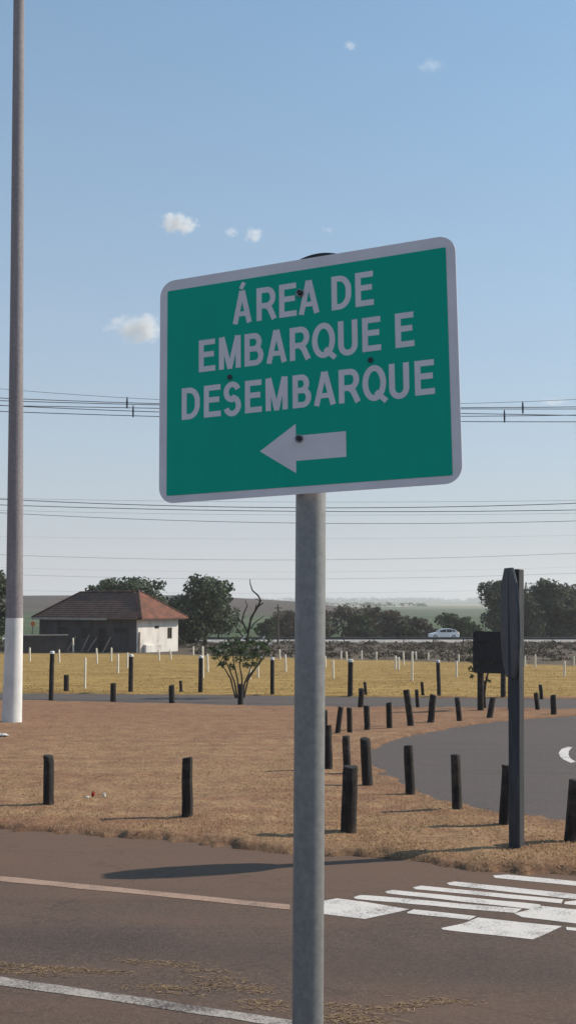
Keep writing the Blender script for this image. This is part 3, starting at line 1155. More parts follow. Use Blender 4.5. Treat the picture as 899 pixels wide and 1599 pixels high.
shape = [(-.42, 1), (.42, 1), (.8, .72), (1, .25), (1, -.3), (.8, -.75), (.42, -1), (-.42, -1), (-.8, -.75), (-1, -.3), (-1, .25), (-.8, .72)]
mb = MB()
mb.prism([pc + u * q * Wd + EZ * r * Hh - pn * .012 for q, r in shape], pn * .024)
mk('panel', mb, M['panel_grey'], root, bevel=.004)
for dz in (.25, -.25):
    mb = MB()
    mb.box(pc + EZ * dz + pn * .024, (u, pn, EZ), (.11, .012, .025))
    mk('bracket', mb, M['totem'], root)

# ------------------------------------------------------------------ dark board on posts further back
b = G(749, 1112)
D = b[1]
root = thing('notice_board', b, 'dark square board seen from behind on timber posts, behind the totem', 'sign')
for px, yb in ((749.5, 1112), (797, 1111)):
    q = G(px, yb)
    mb = MB()
    t2 = at(px, 990, q[1])
    mb.tube([q - EZ * .2, t2], rr(8.5) * D / D * (27 / 22.8), 12)
    mk('leg', mb, M['timber'], root, smooth=50)
mb = MB()
c0 = [at(738, 987, D - .12), at(800, 985, D - .18), at(800, 1054, D - .18), at(738, 1049, D - .12)]
cx_, uu, vv = sum(c0) / 4, (c0[1] - c0[0] + c0[2] - c0[3]) / 4, (c0[0] - c0[3] + c0[1] - c0[2]) / 4
hw, hh = np.linalg.norm(uu), np.linalg.norm(vv)
mb.prism([cx_ + uu / hw * x + vv / hh * y for x, y in rrect(-hw, hw, -hh, hh, .07, 5)][::-1], np.array([0, .035, 0]))
mk('panel', mb, M['board_shaded'], root)
mb = MB()
for s in (-.5, .5):
    mb.box(cx_ + vv * s - np.array([0, .012, 0]), (uu / hw, EY, vv / hh), (hw * .93, .011, .03))
mk('rear_rail', mb, M['timber'], root)


# ------------------------------------------------------------------ vegetation
def leaf_cloud(mb, lobes, n, size, rng, shell=.55, droop=.0, aspect=.5):
    """n leaf-sized bent quads spread through ellipsoid lobes (centre, radii)"""
    vol = np.array([np.prod(r) ** (2 / 3) for _, r in lobes])
    pick = rng.choice(len(lobes), n, p=vol / vol.sum())
    C = np.array([l[0] for l in lobes])[pick]
    R = np.array([l[1] for l in lobes])[pick]
    d = rng.normal(size=(n, 3))
    d /= np.linalg.norm(d, axis=1)[:, None]
    rad = (shell + (1 - shell) * rng.random(n)) ** .7 * rng.uniform(.82, 1.12, n)
    p = C + d * R * rad[:, None]
    nrm = d * .8 + rng.normal(size=(n, 3)) * .6 + np.array([0, 0, .35])
    nrm /= np.linalg.norm(nrm, axis=1)[:, None]
    t = np.cross(nrm, rng.normal(size=(n, 3)))
    t /= np.linalg.norm(t, axis=1)[:, None]
    s = np.cross(nrm, t)
    L = size * rng.uniform(.55, 1.35, n)[:, None]
    W = L * aspect
    a = p - t * L
    c = p + t * L - np.array([0, 0, 1]) * L * droop
    b1 = p + s * W + nrm * L * .12
    b2 = p - s * W + nrm * L * .12
    V = np.stack([a, b1, c, b2], 1).reshape(-1, 3)
    F = np.arange(n * 4).reshape(n, 4)
    mb.arr(V, F)


def limb(p0, p1, r0, r1, rng, n=5, wob=.08):
    P0, P1 = np.asarray(p0, float), np.asarray(p1, float)
    L = np.linalg.norm(P1 - P0)
    pts = [P0 + (P1 - P0) * i / n + (rng.normal(size=3) * wob * L * (0 if i in (0, n) else 1)) * .5 for i in range(n + 1)]
    return pts, [r0 + (r1 - r0) * i / n for i in range(n + 1)]


def tree(base, h, w, label, group, leaf, seed, n=5000, lsize=.22, low=.15, nlobes=12, bark='bark_dark', cat='tree', name='tree', depth=None, shell=.5, asym=0):
    rng = np.random.default_rng(seed)
    b = np.array(base, float)
    dp = depth or w
    root = thing(name, b, label, cat, group)
    lobes = []
    for i in range(nlobes):
        fz = low + (1 - low) * (i + .5) / nlobes
        prof = math.sin(math.pi * min(1, (fz - low) / (1 - low) * .8 + .18)) ** .7
        a = rng.uniform(0, 6.283)
        r = rng.uniform(.25, .95) * prof * .5
        lr = rng.uniform(.16, .27) * min(w, h * 1.3)
        c = b + np.array([math.cos(a) * r * w * .8 + asym * w * fz, math.sin(a) * r * dp * .8, h * fz * .93])
        c[2] = min(c[2], b[2] + h - lr * .75)
        lobes.append((c, np.array([lr * 1.1, lr * 1.1, lr * .8]) * rng.uniform(.8, 1.1)))
    # a few small outlying sprays make the outline uneven
    for i in range(nlobes * 2):
        c0, r0 = lobes[rng.integers(nlobes)]
        d = rng.normal(size=3)
        d[2] = abs(d[2])
        d /= np.linalg.norm(d)
        lobes.append((c0 + d * r0 * 1.05, r0 * rng.uniform(.16, .42)))
    mb = MB()
    leaf_cloud(mb, lobes, n, lsize, rng, shell)
    mk('crown', mb, M[leaf], root)
    mb = MB()
    t0 = b - EZ * .3
    tt = b + np.array([rng.uniform(-.05, .05) * w, 0, h * .42])
    P, R = limb(t0, tt, h * .032, h * .02, rng)
    mb.tube(P, R, 8)
    for c, r in lobes[:nlobes:2]:
        P, R = limb(tt if rng.random() < .6 else b + EZ * h * .3, c, h * .014, h * .003, rng)
        mb.tube(P, R, 6)
    mk('trunk', mb, M[bark], root, smooth=60)
    return root


def gpt(px, y, dz=0):
    """ground point below column px at distance y"""
    x = (px - CX) / FPX * y
    return np.array([x, y, float(ground_z(x, y)) + dz])


# behind the house
hz = lambda px, y, ytop: (at(px, ytop, y)[2] - gpt(px, y)[2])
wz = lambda wpx, y: wpx / FPX * y
GH = 'dark trees behind the house'
tree(gpt(208, 112), hz(208, 112, 903), wz(135, 112), 'dark leafy tree rising behind the middle of the red roof', GH, 'leaf_dark', 21, 6000, .26, .3, 13)
tree(gpt(162, 120), hz(162, 120, 908), wz(85, 120), 'smaller dark tree peeping over the left part of the roof ridge', GH, 'leaf_dark', 22, 2600, .26, .35, 9)
tree(gpt(318, 116), hz(318, 116, 901), wz(120, 116), 'big dark tree to the right of the house, left of the bare branch', GH, 'leaf_dark', 23, 7000, .25, .12, 16)
tree(gpt(272, 124), hz(272, 124, 940), wz(60, 124), 'low dark tree just beyond the right end of the house roof', GH, 'leaf_dark', 28, 2600, .25, .08, 9)
tree(gpt(-8, 92), hz(-8, 92, 884), wz(86, 92), 'dark tree at the left photo edge behind the big tapered pole', None, 'leaf_dark', 24, 5000, .22, .1, 13)
# right grove
GR = 'dense trees of the grove at the right'
tree(gpt(787, 150), hz(787, 150, 905), wz(112, 150), 'dense round-topped tree forming the left end of the right-hand grove behind the totem', GR, 'leaf_big', 31, 9500, .27, .04, 20, shell=.35, depth=9)
tree(gpt(848, 153), hz(848, 153, 903), wz(122, 153), 'dense tallest tree just right of the totem in the right-hand grove', GR, 'leaf_big', 32, 9500, .27, .04, 20, shell=.35, depth=9)
tree(gpt(903, 156), hz(903, 156, 918), wz(115, 156), 'dense tree at the right photo edge in the grove', GR, 'leaf_big', 33, 8500, .27, .04, 18, shell=.35, depth=9)
tree(gpt(818, 149), hz(818, 149, 922), wz(85, 149), 'lower rounded tree filling the grove directly behind the tall totem', GR, 'leaf_big', 35, 7500, .25, .0, 18, shell=.3, depth=7)
tree(gpt(876, 150), hz(876, 150, 928), wz(85, 150), 'lower rounded tree in front of the grove near the right photo edge', GR, 'leaf_big', 36, 7500, .25, .0, 18, shell=.3, depth=7)
tree(gpt(985, 158), hz(985, 158, 925), wz(130, 158), 'dense tree beyond the right photo edge in the grove', GR, 'leaf_big', 34, 3000, .34, .05, 13, shell=.4)
# bushes beyond the highway
GD = 'brownish bushes beyond the guardrail'
bushes = [(420, 168, 966, 38, 'leaf_green', 'dark green bush left of the sign pole beyond the guardrail'),
          (450, 175, 952, 52, 'leaf_dry', 'brown bush partly hidden by the grey sign pole'),
          (505, 172, 950, 50, 'leaf_dry', 'brown bush first to the right of the grey sign pole'),
          (535, 180, 945, 55, 'leaf_dry', 'brown bush second to the right of the sign pole, higher than its neighbour'),
          (560, 172, 958, 44, 'leaf_green', 'greenish bush in a gap between the brown bushes right of the sign pole'),
          (582, 178, 947, 52, 'leaf_dry', 'tallest brown bush in the middle of the row beyond the guardrail'),
          (612, 174, 953, 50, 'leaf_dry', 'brown bush right of the tallest one in the row'),
          (630, 166, 972, 44, 'leaf_green', 'low dark bush in front of the row, left of the white car'),
          (655, 176, 966, 52, 'leaf_dry', 'low brown bush directly left of the white car'),
          (702, 172, 957, 44, 'leaf_green', 'dark green bush behind the white car'),
          (726, 175, 972, 36, 'leaf_green', 'low green bush between the white car and the grove')]
for i, (px, y, yt, wp, lf, lab) in enumerate(bushes):
    tree(gpt(px, y), hz(px, y, yt), wz(wp * 1.25, y), lab, GD, lf, 50 + i, 2600, .27, .02, 13, cat='bush', name='bush', shell=.35)

# frangipani-like shrub by the far road, several stems, white blossoms, bare top branch
b = G(377, 1090)
D = b[1]
rng = np.random.default_rng(5)
root = thing('flowering_shrub', b, 'many-stemmed shrub with white blossoms and a bare branch at the far road edge', 'shrub')
A = lambda x, y, dd=0.0: at(x, y, D + dd)
mb = MB()
stems = [[(372, 1092), (366, 1065), (356, 1040), (345, 1015)], [(374, 1092), (371, 1062), (366, 1040), (362, 1012)], [(376, 1092), (378, 1060), (374, 1038), (380, 1008)],
         [(378, 1092), (382, 1066), (390, 1048), (398, 1016)], [(379, 1092), (387, 1062), (400, 1042), (412, 1018)], [(370, 1092), (360, 1060), (352, 1046), (338, 1024)],
         [(382, 1066), (393, 1050), (408, 1032), (420, 1014)]]
for i, s in enumerate(stems):
    dd = rng.uniform(-.5, .5)
    pts = [A(x, y, dd * (k / 3)) for k, (x, y) in enumerate(s)]
    pts[0] = pts[0] - EZ * .15 if s[0][1] > 1080 else pts[0]
    mb.tube(pts, [.038, .030, .022, .013], 7)
mk('stem', mb, M['bark'], root, smooth=60)
mb = MB()
bare = [[(384, 1010, .03), (388, 985, .04), (392, 965, .04), (402, 948, .035), (407, 938, .035), (403, 930, .03), (394, 922, .025), (391, 913, .02), (390, 904, .012)],
        [(388, 990, .03), (378, 970, .03), (381, 957, .025), (386, 946, .02), (383, 937, .012)],
        [(392, 968, .025), (398, 955, .02), (400, 944, .015)], [(402, 948, .025), (411, 941, .018)],
        [(388, 985, .02), (398, 972, .018), (412, 962, .01)], [(384, 1000, .02), (372, 985, .02), (366, 975, .015), (362, 962, .01)], [(380, 975, .016), (372, 966, .012), (369, 956, .008)],
        [(406, 939, .02), (401, 935, .014), (397, 936, .01)]]
for s in bare:
    mb.tube([A(x, y, rng.uniform(-.06, .06)) for x, y, _ in s], [r for *_, r in s], 6)
mk('bare_branch', mb, M['bark_dark'], root, smooth=60)
mb = MB()
lob = []
for x, y, r in [(342, 1018, 11), (352, 1008, 12), (362, 1020, 11), (366, 1002, 12), (380, 1010, 12), (392, 1002, 12), (398, 1020, 11), (410, 1008, 12), (418, 1016, 8), (386, 1026, 10), (336, 1026, 7), (372, 1030, 9), (352, 1028, 8), (405, 1028, 7), (385, 984, 8), (400, 982, 7), (372, 986, 6), (420, 1000, 6), (346, 1036, 8), (362, 1040, 8), (384, 1038, 8), (398, 1036, 8), (374, 1018, 10), (332, 1014, 7)]:
    q = r / FPX * D
    lob.append((A(x, y, rng.uniform(-.7, .7)), np.array([q, q * 1.3, q * .75])))
leaf_cloud(mb, lob, 1700, .072, rng, .2, .3, .32)
mk('foliage', mb, M['leaf_shrub'], root)
mb = MB()
for x, y in [(381, 995), (378, 998), (413, 994), (411, 996), (421, 1004), (424, 1005), (403, 1011), (404, 1009), (356, 1005), (391, 999), (408, 1026), (344, 1016), (379, 1030), (420, 1006)]:
    p = A(x, y, -.75 + rng.uniform(-.1, .3))
    for k in range(5):
        an = k * 1.2566 + rng.uniform(0, 1)
        d = np.array([math.cos(an), -.35, math.sin(an)]) * .042
        s = np.cross(d, EY)
        mb.add([p, p + d * .6 + s * .4, p + d, p + d * .6 - s * .4], [(0, 1, 2, 3)])
mk('blossom', mb, M['petal'], root)

# sapling beside the dark board
b = G(757, 1108)
D2 = b[1]
root = thing('sapling', b, 'small sapling with few leaves growing beside the dark board post', 'sapling')
A2 = lambda x, y, dd=0.0: at(x, y, D2 + dd)
mb = MB()
mb.tube([A2(757, 1110) - EZ * .1, A2(755, 1085), A2(757, 1068), A2(761, 1052), A2(756, 1030, .1), A2(748, 1012, .25)], [.05, .045, .035, .025, .018, .01], 7)
mb.tube([A2(757, 1068), A2(747, 1050, .1), A2(737, 1035, .15), A2(733, 1020, .2)], [.03, .022, .015, .008], 6)
mk('trunk', mb, M['bark_dark'], root, smooth=60)
mb = MB()
lob = [(A2(x, y, dd), np.array([r, r, r * 1.1])) for x, y, r, dd in [(735, 1045, .09, .1), (733, 1030, .10, .15), (736, 1055, .06, .05), (763, 1063, .08, -.05), (758, 1057, .05, 0), (736, 1015, .1, .3), (748, 1008, .15, .3)]]
leaf_cloud(mb, lob, 150, .055, rng, .2, .3, .35)
mk('leaves', mb, M['leaf_green'], root)


# scrub and low ground cover between field and highway
def scrub():
    rng = np.random.default_rng(77)
    mb = MB()
    lobes = []
    for i in range(950):
        y = 66 + 72 * rng.random() ** .7
        x = rng.uniform(-.36, .36) * y
        if y + .8 * min(max(x, -14), 40) < 82:
            continue
        if y < 108 and -25 < x < -9:
            continue
        r = rng.uniform(.2, .6)
        z = float(ground_z(x, y))
        lobes.append((np.array([x, y, z + r * .2]), np.array([r * 1.8, r * 1.2, r * rng.uniform(.3, .75)])))
    leaf_cloud(mb, lobes, 26000, .13, rng, .5)
    struct(mk('scrub', mb, M['leaf_scrub']), 'stuff', 'grey brown dry scrub between the golden field and the highway guardrail', 'scrub')


scrub()


def distant_wood():
    rng = np.random.default_rng(78)
    mb = MB()
    lobes = []
    for i in range(900):
        y = rng.choice([1250, 1800, 3600, 4000, 4150]) * rng.uniform(.97, 1.03)
        x = rng.uniform(-.34, .36) * y
        if y < 2500 and vnoise(np.array([x * .008]), np.array([y * .003]), 21)[0] < .6:
            continue
        r = rng.uniform(4, 11) if y > 2500 else rng.uniform(2, 4)
        lobes.append((np.array([x, y, float(ground_z(x, y)) + r * .5]), np.array([r * 1.9, r, r * .8])))
    leaf_cloud(mb, lobes, 16000, 3.2, rng, .5)
    struct(mk('distant_wood', mb, M['leaf_green']), 'stuff', 'hazy line of woodland along the far ridge and fields', 'wood')


distant_wood()

# ------------------------------------------------------------------ house
corner = G(213, 1019)
hx = np.array([.819, -.574, 0])
hy = np.array([.574, .819, 0])
LH, WH, EH, RH = 12.97, 5.5, 3.05, 2.45
HP = lambda x, y, z: corner + hx * x + hy * y + EZ * z
house = thing('old_house', HP(-LH / 2, WH / 2, 0), 'small old house with red tiled hip roof, dark front and sunlit white end wall', 'house')
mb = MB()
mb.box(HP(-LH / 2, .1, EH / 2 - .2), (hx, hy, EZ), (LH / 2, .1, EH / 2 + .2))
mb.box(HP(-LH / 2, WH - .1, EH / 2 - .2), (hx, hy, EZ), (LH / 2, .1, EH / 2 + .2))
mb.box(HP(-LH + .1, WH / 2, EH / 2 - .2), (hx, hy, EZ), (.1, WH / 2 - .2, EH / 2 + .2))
wd = mk('wall', mb, M['plaster_shaded'], house)
wd['label'] = 'front wall with its shade coloured in as dark grey'
# sunlit white end wall, built round its window opening (y .. along hy)
mb = MB()
w0, w1, s0, s1 = 3.98, 4.62, 1.15, 2.2


def wl(y0, y1, z0, z1):
    mb.box(HP(.08, (y0 + y1) / 2, (z0 + z1) / 2), (hx, hy, EZ), (.1, (y1 - y0) / 2, (z1 - z0) / 2))


wl(0, w0, -.4, EH)
wl(w1, WH, -.4, EH)
wl(w0, w1, -.4, s0)
wl(w0, w1, s1, EH)
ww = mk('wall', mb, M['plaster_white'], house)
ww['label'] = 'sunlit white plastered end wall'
mb = MB()
mb.box(HP(.02, (w0 + w1) / 2, (s0 + s1) / 2), (hx, hy, EZ), (.02, (w1 - w0) / 2 - .002, (s1 - s0) / 2 - .002))
win = mk('window', mb, M['dark_opening'], house)
mb = MB()
for (ya, yb, za, zb) in ((w0, w1, s1 - .06, s1), (w0, w1, s0, s0 + .06), (w0, w0 + .06, s0 + .06, s1 - .06), (w1 - .06, w1, s0 + .06, s1 - .06), ((w0 + w1) / 2 - .02, (w0 + w1) / 2 + .02, s0 + .06, s1 - .06)):
    mb.box(HP(.13, (ya + yb) / 2, (za + zb) / 2), (hx, hy, EZ), (.06, (yb - ya) / 2 - .001, (zb - za) / 2 - .001))
mk('frame', mb, M['frame_wood'], win)
mb = MB()
mb.box(HP(.185, 2.5, 2.25), (hx, hy, EZ), (.01, .3, .12))
mk('vent', mb, M['dark_opening'], house)
mb = MB()
mb.box(HP(.30, 1.8, .15), (hx, hy, EZ), (.22, 1.1, .55))
mk('plinth', mb, M['plaster_white'], house, bevel=.1)
# front openings: x along the wall (negative to the left)
for nm, x, wv, z0, z1 in (('window', -9.6, 1.3, 1.1, 2.2), ('window', -2.0, 1.5, 1.75, 2.2), ('door', -4.3, .95, .0, 2.15), ('window', -6.6, .8, 1.2, 2.1)):
    mb = MB()
    mb.box(HP(x, -.012, (z0 + z1) / 2), (hx, hy, EZ), (wv / 2, .014, (z1 - z0) / 2))
    o = mk(nm, mb, M['dark_opening'], house)
    mb = MB()
    for xa, xb, za, zb in ((x - wv / 2 - .08, x - wv / 2, z0, z1), (x + wv / 2, x + wv / 2 + .08, z0, z1), (x - wv / 2 - .08, x + wv / 2 + .08, z1, z1 + .08)):
        mb.box(HP((xa + xb) / 2, -.03, (za + zb) / 2), (hx, hy, EZ), ((xb - xa) / 2, .028, (zb - za) / 2))
    mk('frame', mb, M['plaster_shaded'], o)
# hip roof with thickness, separate raised end wing
ov = .55


def roofpoly(x0, x1, y0, y1, rx0, rx1, z0, z1, th=.12):
    mb = MB()
    ym = (y0 + y1) / 2
    vs = [HP(x0, y0, z0), HP(x1, y0, z0), HP(x1, y1, z0), HP(x0, y1, z0), HP(rx0, ym, z1), HP(rx1, ym, z1)]
    lo = [HP(x0, y0, z0 - th), HP(x1, y0, z0 - th), HP(x1, y1, z0 - th), HP(x0, y1, z0 - th)]
    mb.add(vs + lo, [(0, 1, 5, 4), (1, 2, 5), (2, 3, 4, 5), (3, 0, 4), (0, 6, 7, 1), (1, 7, 8, 2), (2, 8, 9, 3), (3, 9, 6, 0), (6, 9, 8, 7)])
    return mb


mb = roofpoly(-LH - ov, ov, -ov, WH + ov, -LH + 2.75, -2.9, EH + .02, EH + RH + .05)
roof = mk('roof', mb, M['roof_shaded'], house)
roof['label'] = 'red tile roof with its shade coloured in darker'
mb = roofpoly(-3.2, ov + .35, -ov + .28, WH + ov + .1, -2.55, -2.45, EH + .10, EH + RH + .16)
r2 = mk('roof', mb, M['roof'], house)
r2['label'] = 'brighter red tiled roof over the white end'
mb = MB()
for p, q in ((HP(-LH - ov, -ov, EH + .05), HP(-LH + 2.75, WH / 2, EH + RH + .07)), (HP(-LH + 2.75, WH / 2, EH + RH + .07), HP(-2.9, WH / 2, EH + RH + .07)), (HP(ov + .3, -ov + .3, EH + .13), HP(-2.5, WH / 2 + .1, EH + RH + .18)), (HP(ov + .3, WH + ov + .06, EH + .13), HP(-2.5, WH / 2 + .1, EH + RH + .18))):
    mb.tube([p, (p + q) / 2 + EZ * .02, q], .09, 8)
mk('ridge_cap', mb, M['roof_shaded'], roof, smooth=50)
mb = MB()
mb.box(HP(-LH / 2 - ov / 2 - 1.6, -ov - .02, EH - .06), (hx, hy, EZ), (LH / 2 - 1.4, .03, .09))
mb.box(HP(ov + .22, WH / 2 + .1, EH - .03), (hx, hy, EZ), (.03, WH / 2 + .3, .08))
mk('fascia', mb, M['fascia'], house)
# boards leaning on the dark front
for i, (x, hgt, tilt) in enumerate(((-8.0, 1.3, .2), (-6.1, 1.5, .12), (-5.3, 1.25, .3), (-3.3, 1.35, .15))):
    foot = HP(x, -.9, 0)
    topp = HP(x + tilt, -.06, hgt)
    ax = (topp - foot) / np.linalg.norm(topp - foot)
    s = hx - ax * (hx @ ax)
    s /= np.linalg.norm(s)
    mb = MB()
    mb.box((foot + topp) / 2, (s, np.cross(ax, s), ax), (.075, .02, np.linalg.norm(topp - foot) / 2))
    o = mk('wooden_plank', mb, M['plank'], None, origin=foot)
    tag(o, 'pale weathered plank leaning on the dark house front, ' + ['furthest left', 'second from the left', 'just left of the door', 'just right of the door'][i], 'plank', 'planks leaning on the house')
# post at white corner
foot = G(218, 1019)
mb = MB()
mb.tube([foot - EZ * .2, at(218.5, 987, foot[1])], .07, 8)
tag(mk('weathered_stake', mb, M['plank'], None, origin=foot, smooth=50), 'brown weathered stake by the corner of the white house wall', 'stake')

# low dark wall left of the house
wa, wb = G(36, 1020), G(97, 1020)
wb = wb + np.array([0, 1.2, 0])
d = (wb - wa) / np.linalg.norm(wb - wa)
hgt = at(66, 993, wa[1])[2] - wa[2]
root = thing('yard_wall', (wa + wb) / 2, 'low dark wall with pale coping left of the house', 'wall')
mb = MB()
nrm = np.cross(d, EZ)
cc_ = (wa + wb) / 2
mb.box(cc_ + EZ * (hgt / 2 - .15), (d, nrm, EZ), (np.linalg.norm(wb - wa) / 2 + .2, .1, hgt / 2 + .15))
mk('wall', mb, M['shed_wall'], root)
mb = MB()
mb.box(cc_ + EZ * (hgt + .06), (d, nrm, EZ), (np.linalg.norm(wb - wa) / 2 + .25, .15, .055))
mk('coping', mb, M['coping'], root)

# orange round marker beyond, left of house
q = gpt(52, 128)
zt = at(52, 974, 128)
root = thing('orange_marker', q, 'small orange round marker on a post seen left of the house', 'marker')
mb = MB()
mb.tube([q - EZ * .2, zt - EZ * .3], .05, 8)
mk('marker_post', mb, M['bark_dark'], root)
mb = MB()
mb.tube([zt - EY * .03, zt + EY * .03], .3, 24)
mk('marker_plate', mb, M['orange'], root, smooth=50)

# ------------------------------------------------------------------ highway, guardrail, car
mb = MB()
zr = lambda y: EYE - 4.72
mb.add([(-75, 139.5, EYE - 5.05), (85, 139.5, EYE - 5.05), (85, 140.3, zr(0)), (-75, 140.3, zr(0)), (-75, 151, zr(0)), (85, 151, zr(0)), (85, 153, -4.2), (-75, 153, -4.2)],
       [(0, 1, 2, 3), (3, 2, 5, 4), (4, 5, 6, 7)])
struct(mk('highway', mb, M['concrete']))
rail_y = 138.6
root = thing('guardrail', (0, rail_y, float(ground_z(0, rail_y))), 'long dark guardrail along the highway behind the field', 'guardrail')
zt = at(500, 996.8, rail_y)[2]
mb = MB()
x0, x1 = -17.5, 62
prof = [(-.04, -.17), (-.10, -.10), (-.04, 0), (-.10, .10), (-.04, .17)]
vs = [(x, rail_y + a, zt + q) for x in (x0, x1) for a, q in prof] + [(x, rail_y + a + .03, zt + q) for x in (x0, x1) for a, q in prof]
mb.add(vs, [(i, i + 1, i + 6, i + 5) for i in range(4)] + [(10 + i, 15 + i, 16 + i, 11 + i) for i in range(4)] + [(0, 5, 15, 10), (4, 14, 19, 9)])
mk('beam', mb, M['rail'], root)
x = x0 + 1
while x < x1:
    mb = MB()
    zb = float(ground_z(x, rail_y))
    mb.box((x, rail_y + .07, (zb - .2 + zt + .12) / 2), (EX, EY, EZ), (.06, .045, (zt + .12 - zb + .2) / 2))
    mk('rail_post', mb, M['rail'], root)
    x += 4.0


def car():
    by = 144.0
    base = np.array([(690.5 - CX) / FPX * by, by, zr(0)])
    L, W, H = 4.15, 1.72, 1.48
    root = thing('parked_hatchback', base, 'white hatchback on the highway behind the guardrail, facing left', 'car')
    root.name = 'car'
    # side profile, nose to -x
    prof = [(-2.05, .32), (-2.08, .55), (-1.98, .74), (-1.5, .86), (-1.05, .95), (-.35, 1.40), (.25, 1.48), (.95, 1.46), (1.55, 1.32), (1.9, .98), (2.05, .80), (2.06, .40), (1.95, .28), (-1.9, .24)]
    mb = MB()
    n = len(prof)
    secs = [(-W / 2, .93), (-W / 2 * .93, 1.0), (W / 2 * .93, 1.0), (W / 2, .93)]
    vs = []
    for yy, k in secs:
        for (a, z) in prof:
            inset = 0 if z < .97 else (z - .97) * .30
            y2 = yy - math.copysign(inset, yy)
            vs.append(base + np.array([a * (.985 if k < 1 else 1), y2, z]))
    fs = [tuple(range(n)), tuple(range(3 * n, 4 * n))[::-1]]
    for s in range(3):
        for i in range(n):
            fs.append((s * n + i, s * n + (i + 1) % n, (s + 1) * n + (i + 1) % n, (s + 1) * n + i))
    mb.add(vs, fs)
    body = mk('body', mb, M['car_white'], root, bevel=.05, fix=True)
    for side in (-1, 1):
        for nm, poly in (('window', [(-.85, .98), (-.30, 1.36), (.22, 1.41), (.22, .98)]), ('window', [(.30, .98), (.30, 1.41), (.92, 1.39), (1.15, 1.02)]), ('window', [(1.24, 1.05), (1.02, 1.36), (1.40, 1.28), (1.58, 1.06)])):
            mb = MB()
            P = []
            for a, z in poly:
                P.append(base + np.array([a, side * (W / 2 - (z - .97) * .30 + .004), z]))
            mb.prism(P, np.array([0, side * .012, 0]))
            mk(nm, mb, M['car_glass'], root, fix=True)
        mb = MB()
        mb.box(base + np.array([-.72, side * (W / 2 + .08), 1.0]), (EX, EY, EZ), (.07, .09, .06))
        mk('mirror', mb, M['car_white'], root, bevel=.02)
        for xx in (-1.28, 1.28):
            mb = MB()
            c = base + np.array([xx, side * (W / 2 - .09), .31])
            mb.tube([c - EY * .1, c - EY * .085, c + EY * .085, c + EY * .1], [.27, .31, .31, .27], 24)
            w = mk('wheel', mb, M['tyre'], root, smooth=40)
            mb = MB()
            mb.tube([c + EY * side * .098, c + EY * side * .112], .19, 20)
            mk('rim', mb, M['rim'], w, smooth=40)
        mb = MB()
        mb.box(base + np.array([2.0, side * .68, .92]), (EX, EY, EZ), (.07, .12, .11))
        mk('tail_light', mb, M['tail'], root, bevel=.02)
        mb = MB()
        mb.box(base + np.array([-1.97, side * .62, .68]), (EX, EY, EZ), (.09, .16, .07))
        mk('headlight', mb, M['head'], root, bevel=.02)
    mb = MB()
    mb.add([base + np.array(v) for v in ((-1.02, -.66, 1.0), (-1.02, .66, 1.0), (-.40, .56, 1.40), (-.40, -.56, 1.40))], [(0, 1, 2, 3)])
    m2 = MB()
    m2.prism(mb.v, np.array([-.015, 0, .02]))
    mk('windscreen', m2, M['car_glass'], root, fix=True)
    m2 = MB()
    m2.prism([base + np.array(v) for v in ((1.60, -.58, 1.30), (1.60, .58, 1.30), (1.89, .66, 1.02), (1.89, -.66, 1.02))], np.array([.02, 0, .015]))
    mk('rear_window', m2, M['car_glass'], root, fix=True)


car()

# thin pole in the distance, left of the sign pole
q = gpt(434, 136)
tpz = at(434, 944, 136)
root = thing('utility_pole', q, 'thin grey utility pole by the guardrail, left of the sign pole', 'pole')
mb = MB()
mb.tube([q - EZ * .3, tpz], [.14, .10], 10)
mk('shaft', mb, M['bark'], root, smooth=50)
mb = MB()
mb.box(tpz - EZ * .45, (EX, EY, EZ), (.5, .05, .06))
mk('crossarm', mb, M['bark'], root)


# ------------------------------------------------------------------ overhead wires
def wire_pts(p3, depth):
    xs = np.array([p[0] for p in p3], float)
    ysx = np.array([p[1] for p in p3], float)
    co = np.polyfit(xs, ysx, 2)
    W = [at(x, y, depth) for x, y in p3]
    # sagging curve through real points: z as a function of x at that distance
    X = np.array([w[0] for w in W])
    Z = np.array([w[2] for w in W])
    c = np.polyfit(X, Z, 2)
    if c[0] < 1e-4:
        c1 = np.polyfit(X, Z, 1)
        c = np.array([0, c1[0], c1[1]])
    half = depth * .62
    xx = np.linspace(-half, half, 61)
    return [(x, depth, np.polyval(c, x)) for x in xx]


def overhead(label, wires, spacers, depth, r):
    mid_ = at(450, wires[0][1][1], depth)
    root = thing('overhead_line', mid_, label, 'power line', 'overhead power lines crossing the sky')
    for i, w in enumerate(wires):
        mb = MB()
        mb.tube(wire_pts(w, depth + i * .12), r * (.55 if i == 0 and len(wires) > 2 else 1), 6)
        mk('cable', mb, M['cable'], root, smooth=60)
    for x, y0, y1 in spacers:
        mb = MB()
        a, b_ = at(x, y0, depth + .1), at(x, y1, depth + .1)
        c = (a + b_) / 2
        h_ = (a[2] - b_[2]) / 2
        w_ = .055
        mb.prism([c + np.array(v) for v in ((-w_ * .5, 0, h_), (w_ * .5, 0, h_), (w_, 0, h_ * .1), (w_ * .7, 0, -h_), (-w_ * .7, 0, -h_), (-w_, 0, h_ * .1))], EY * .06)
        mk('spacer', mb, M['spacer'], root)
    return root


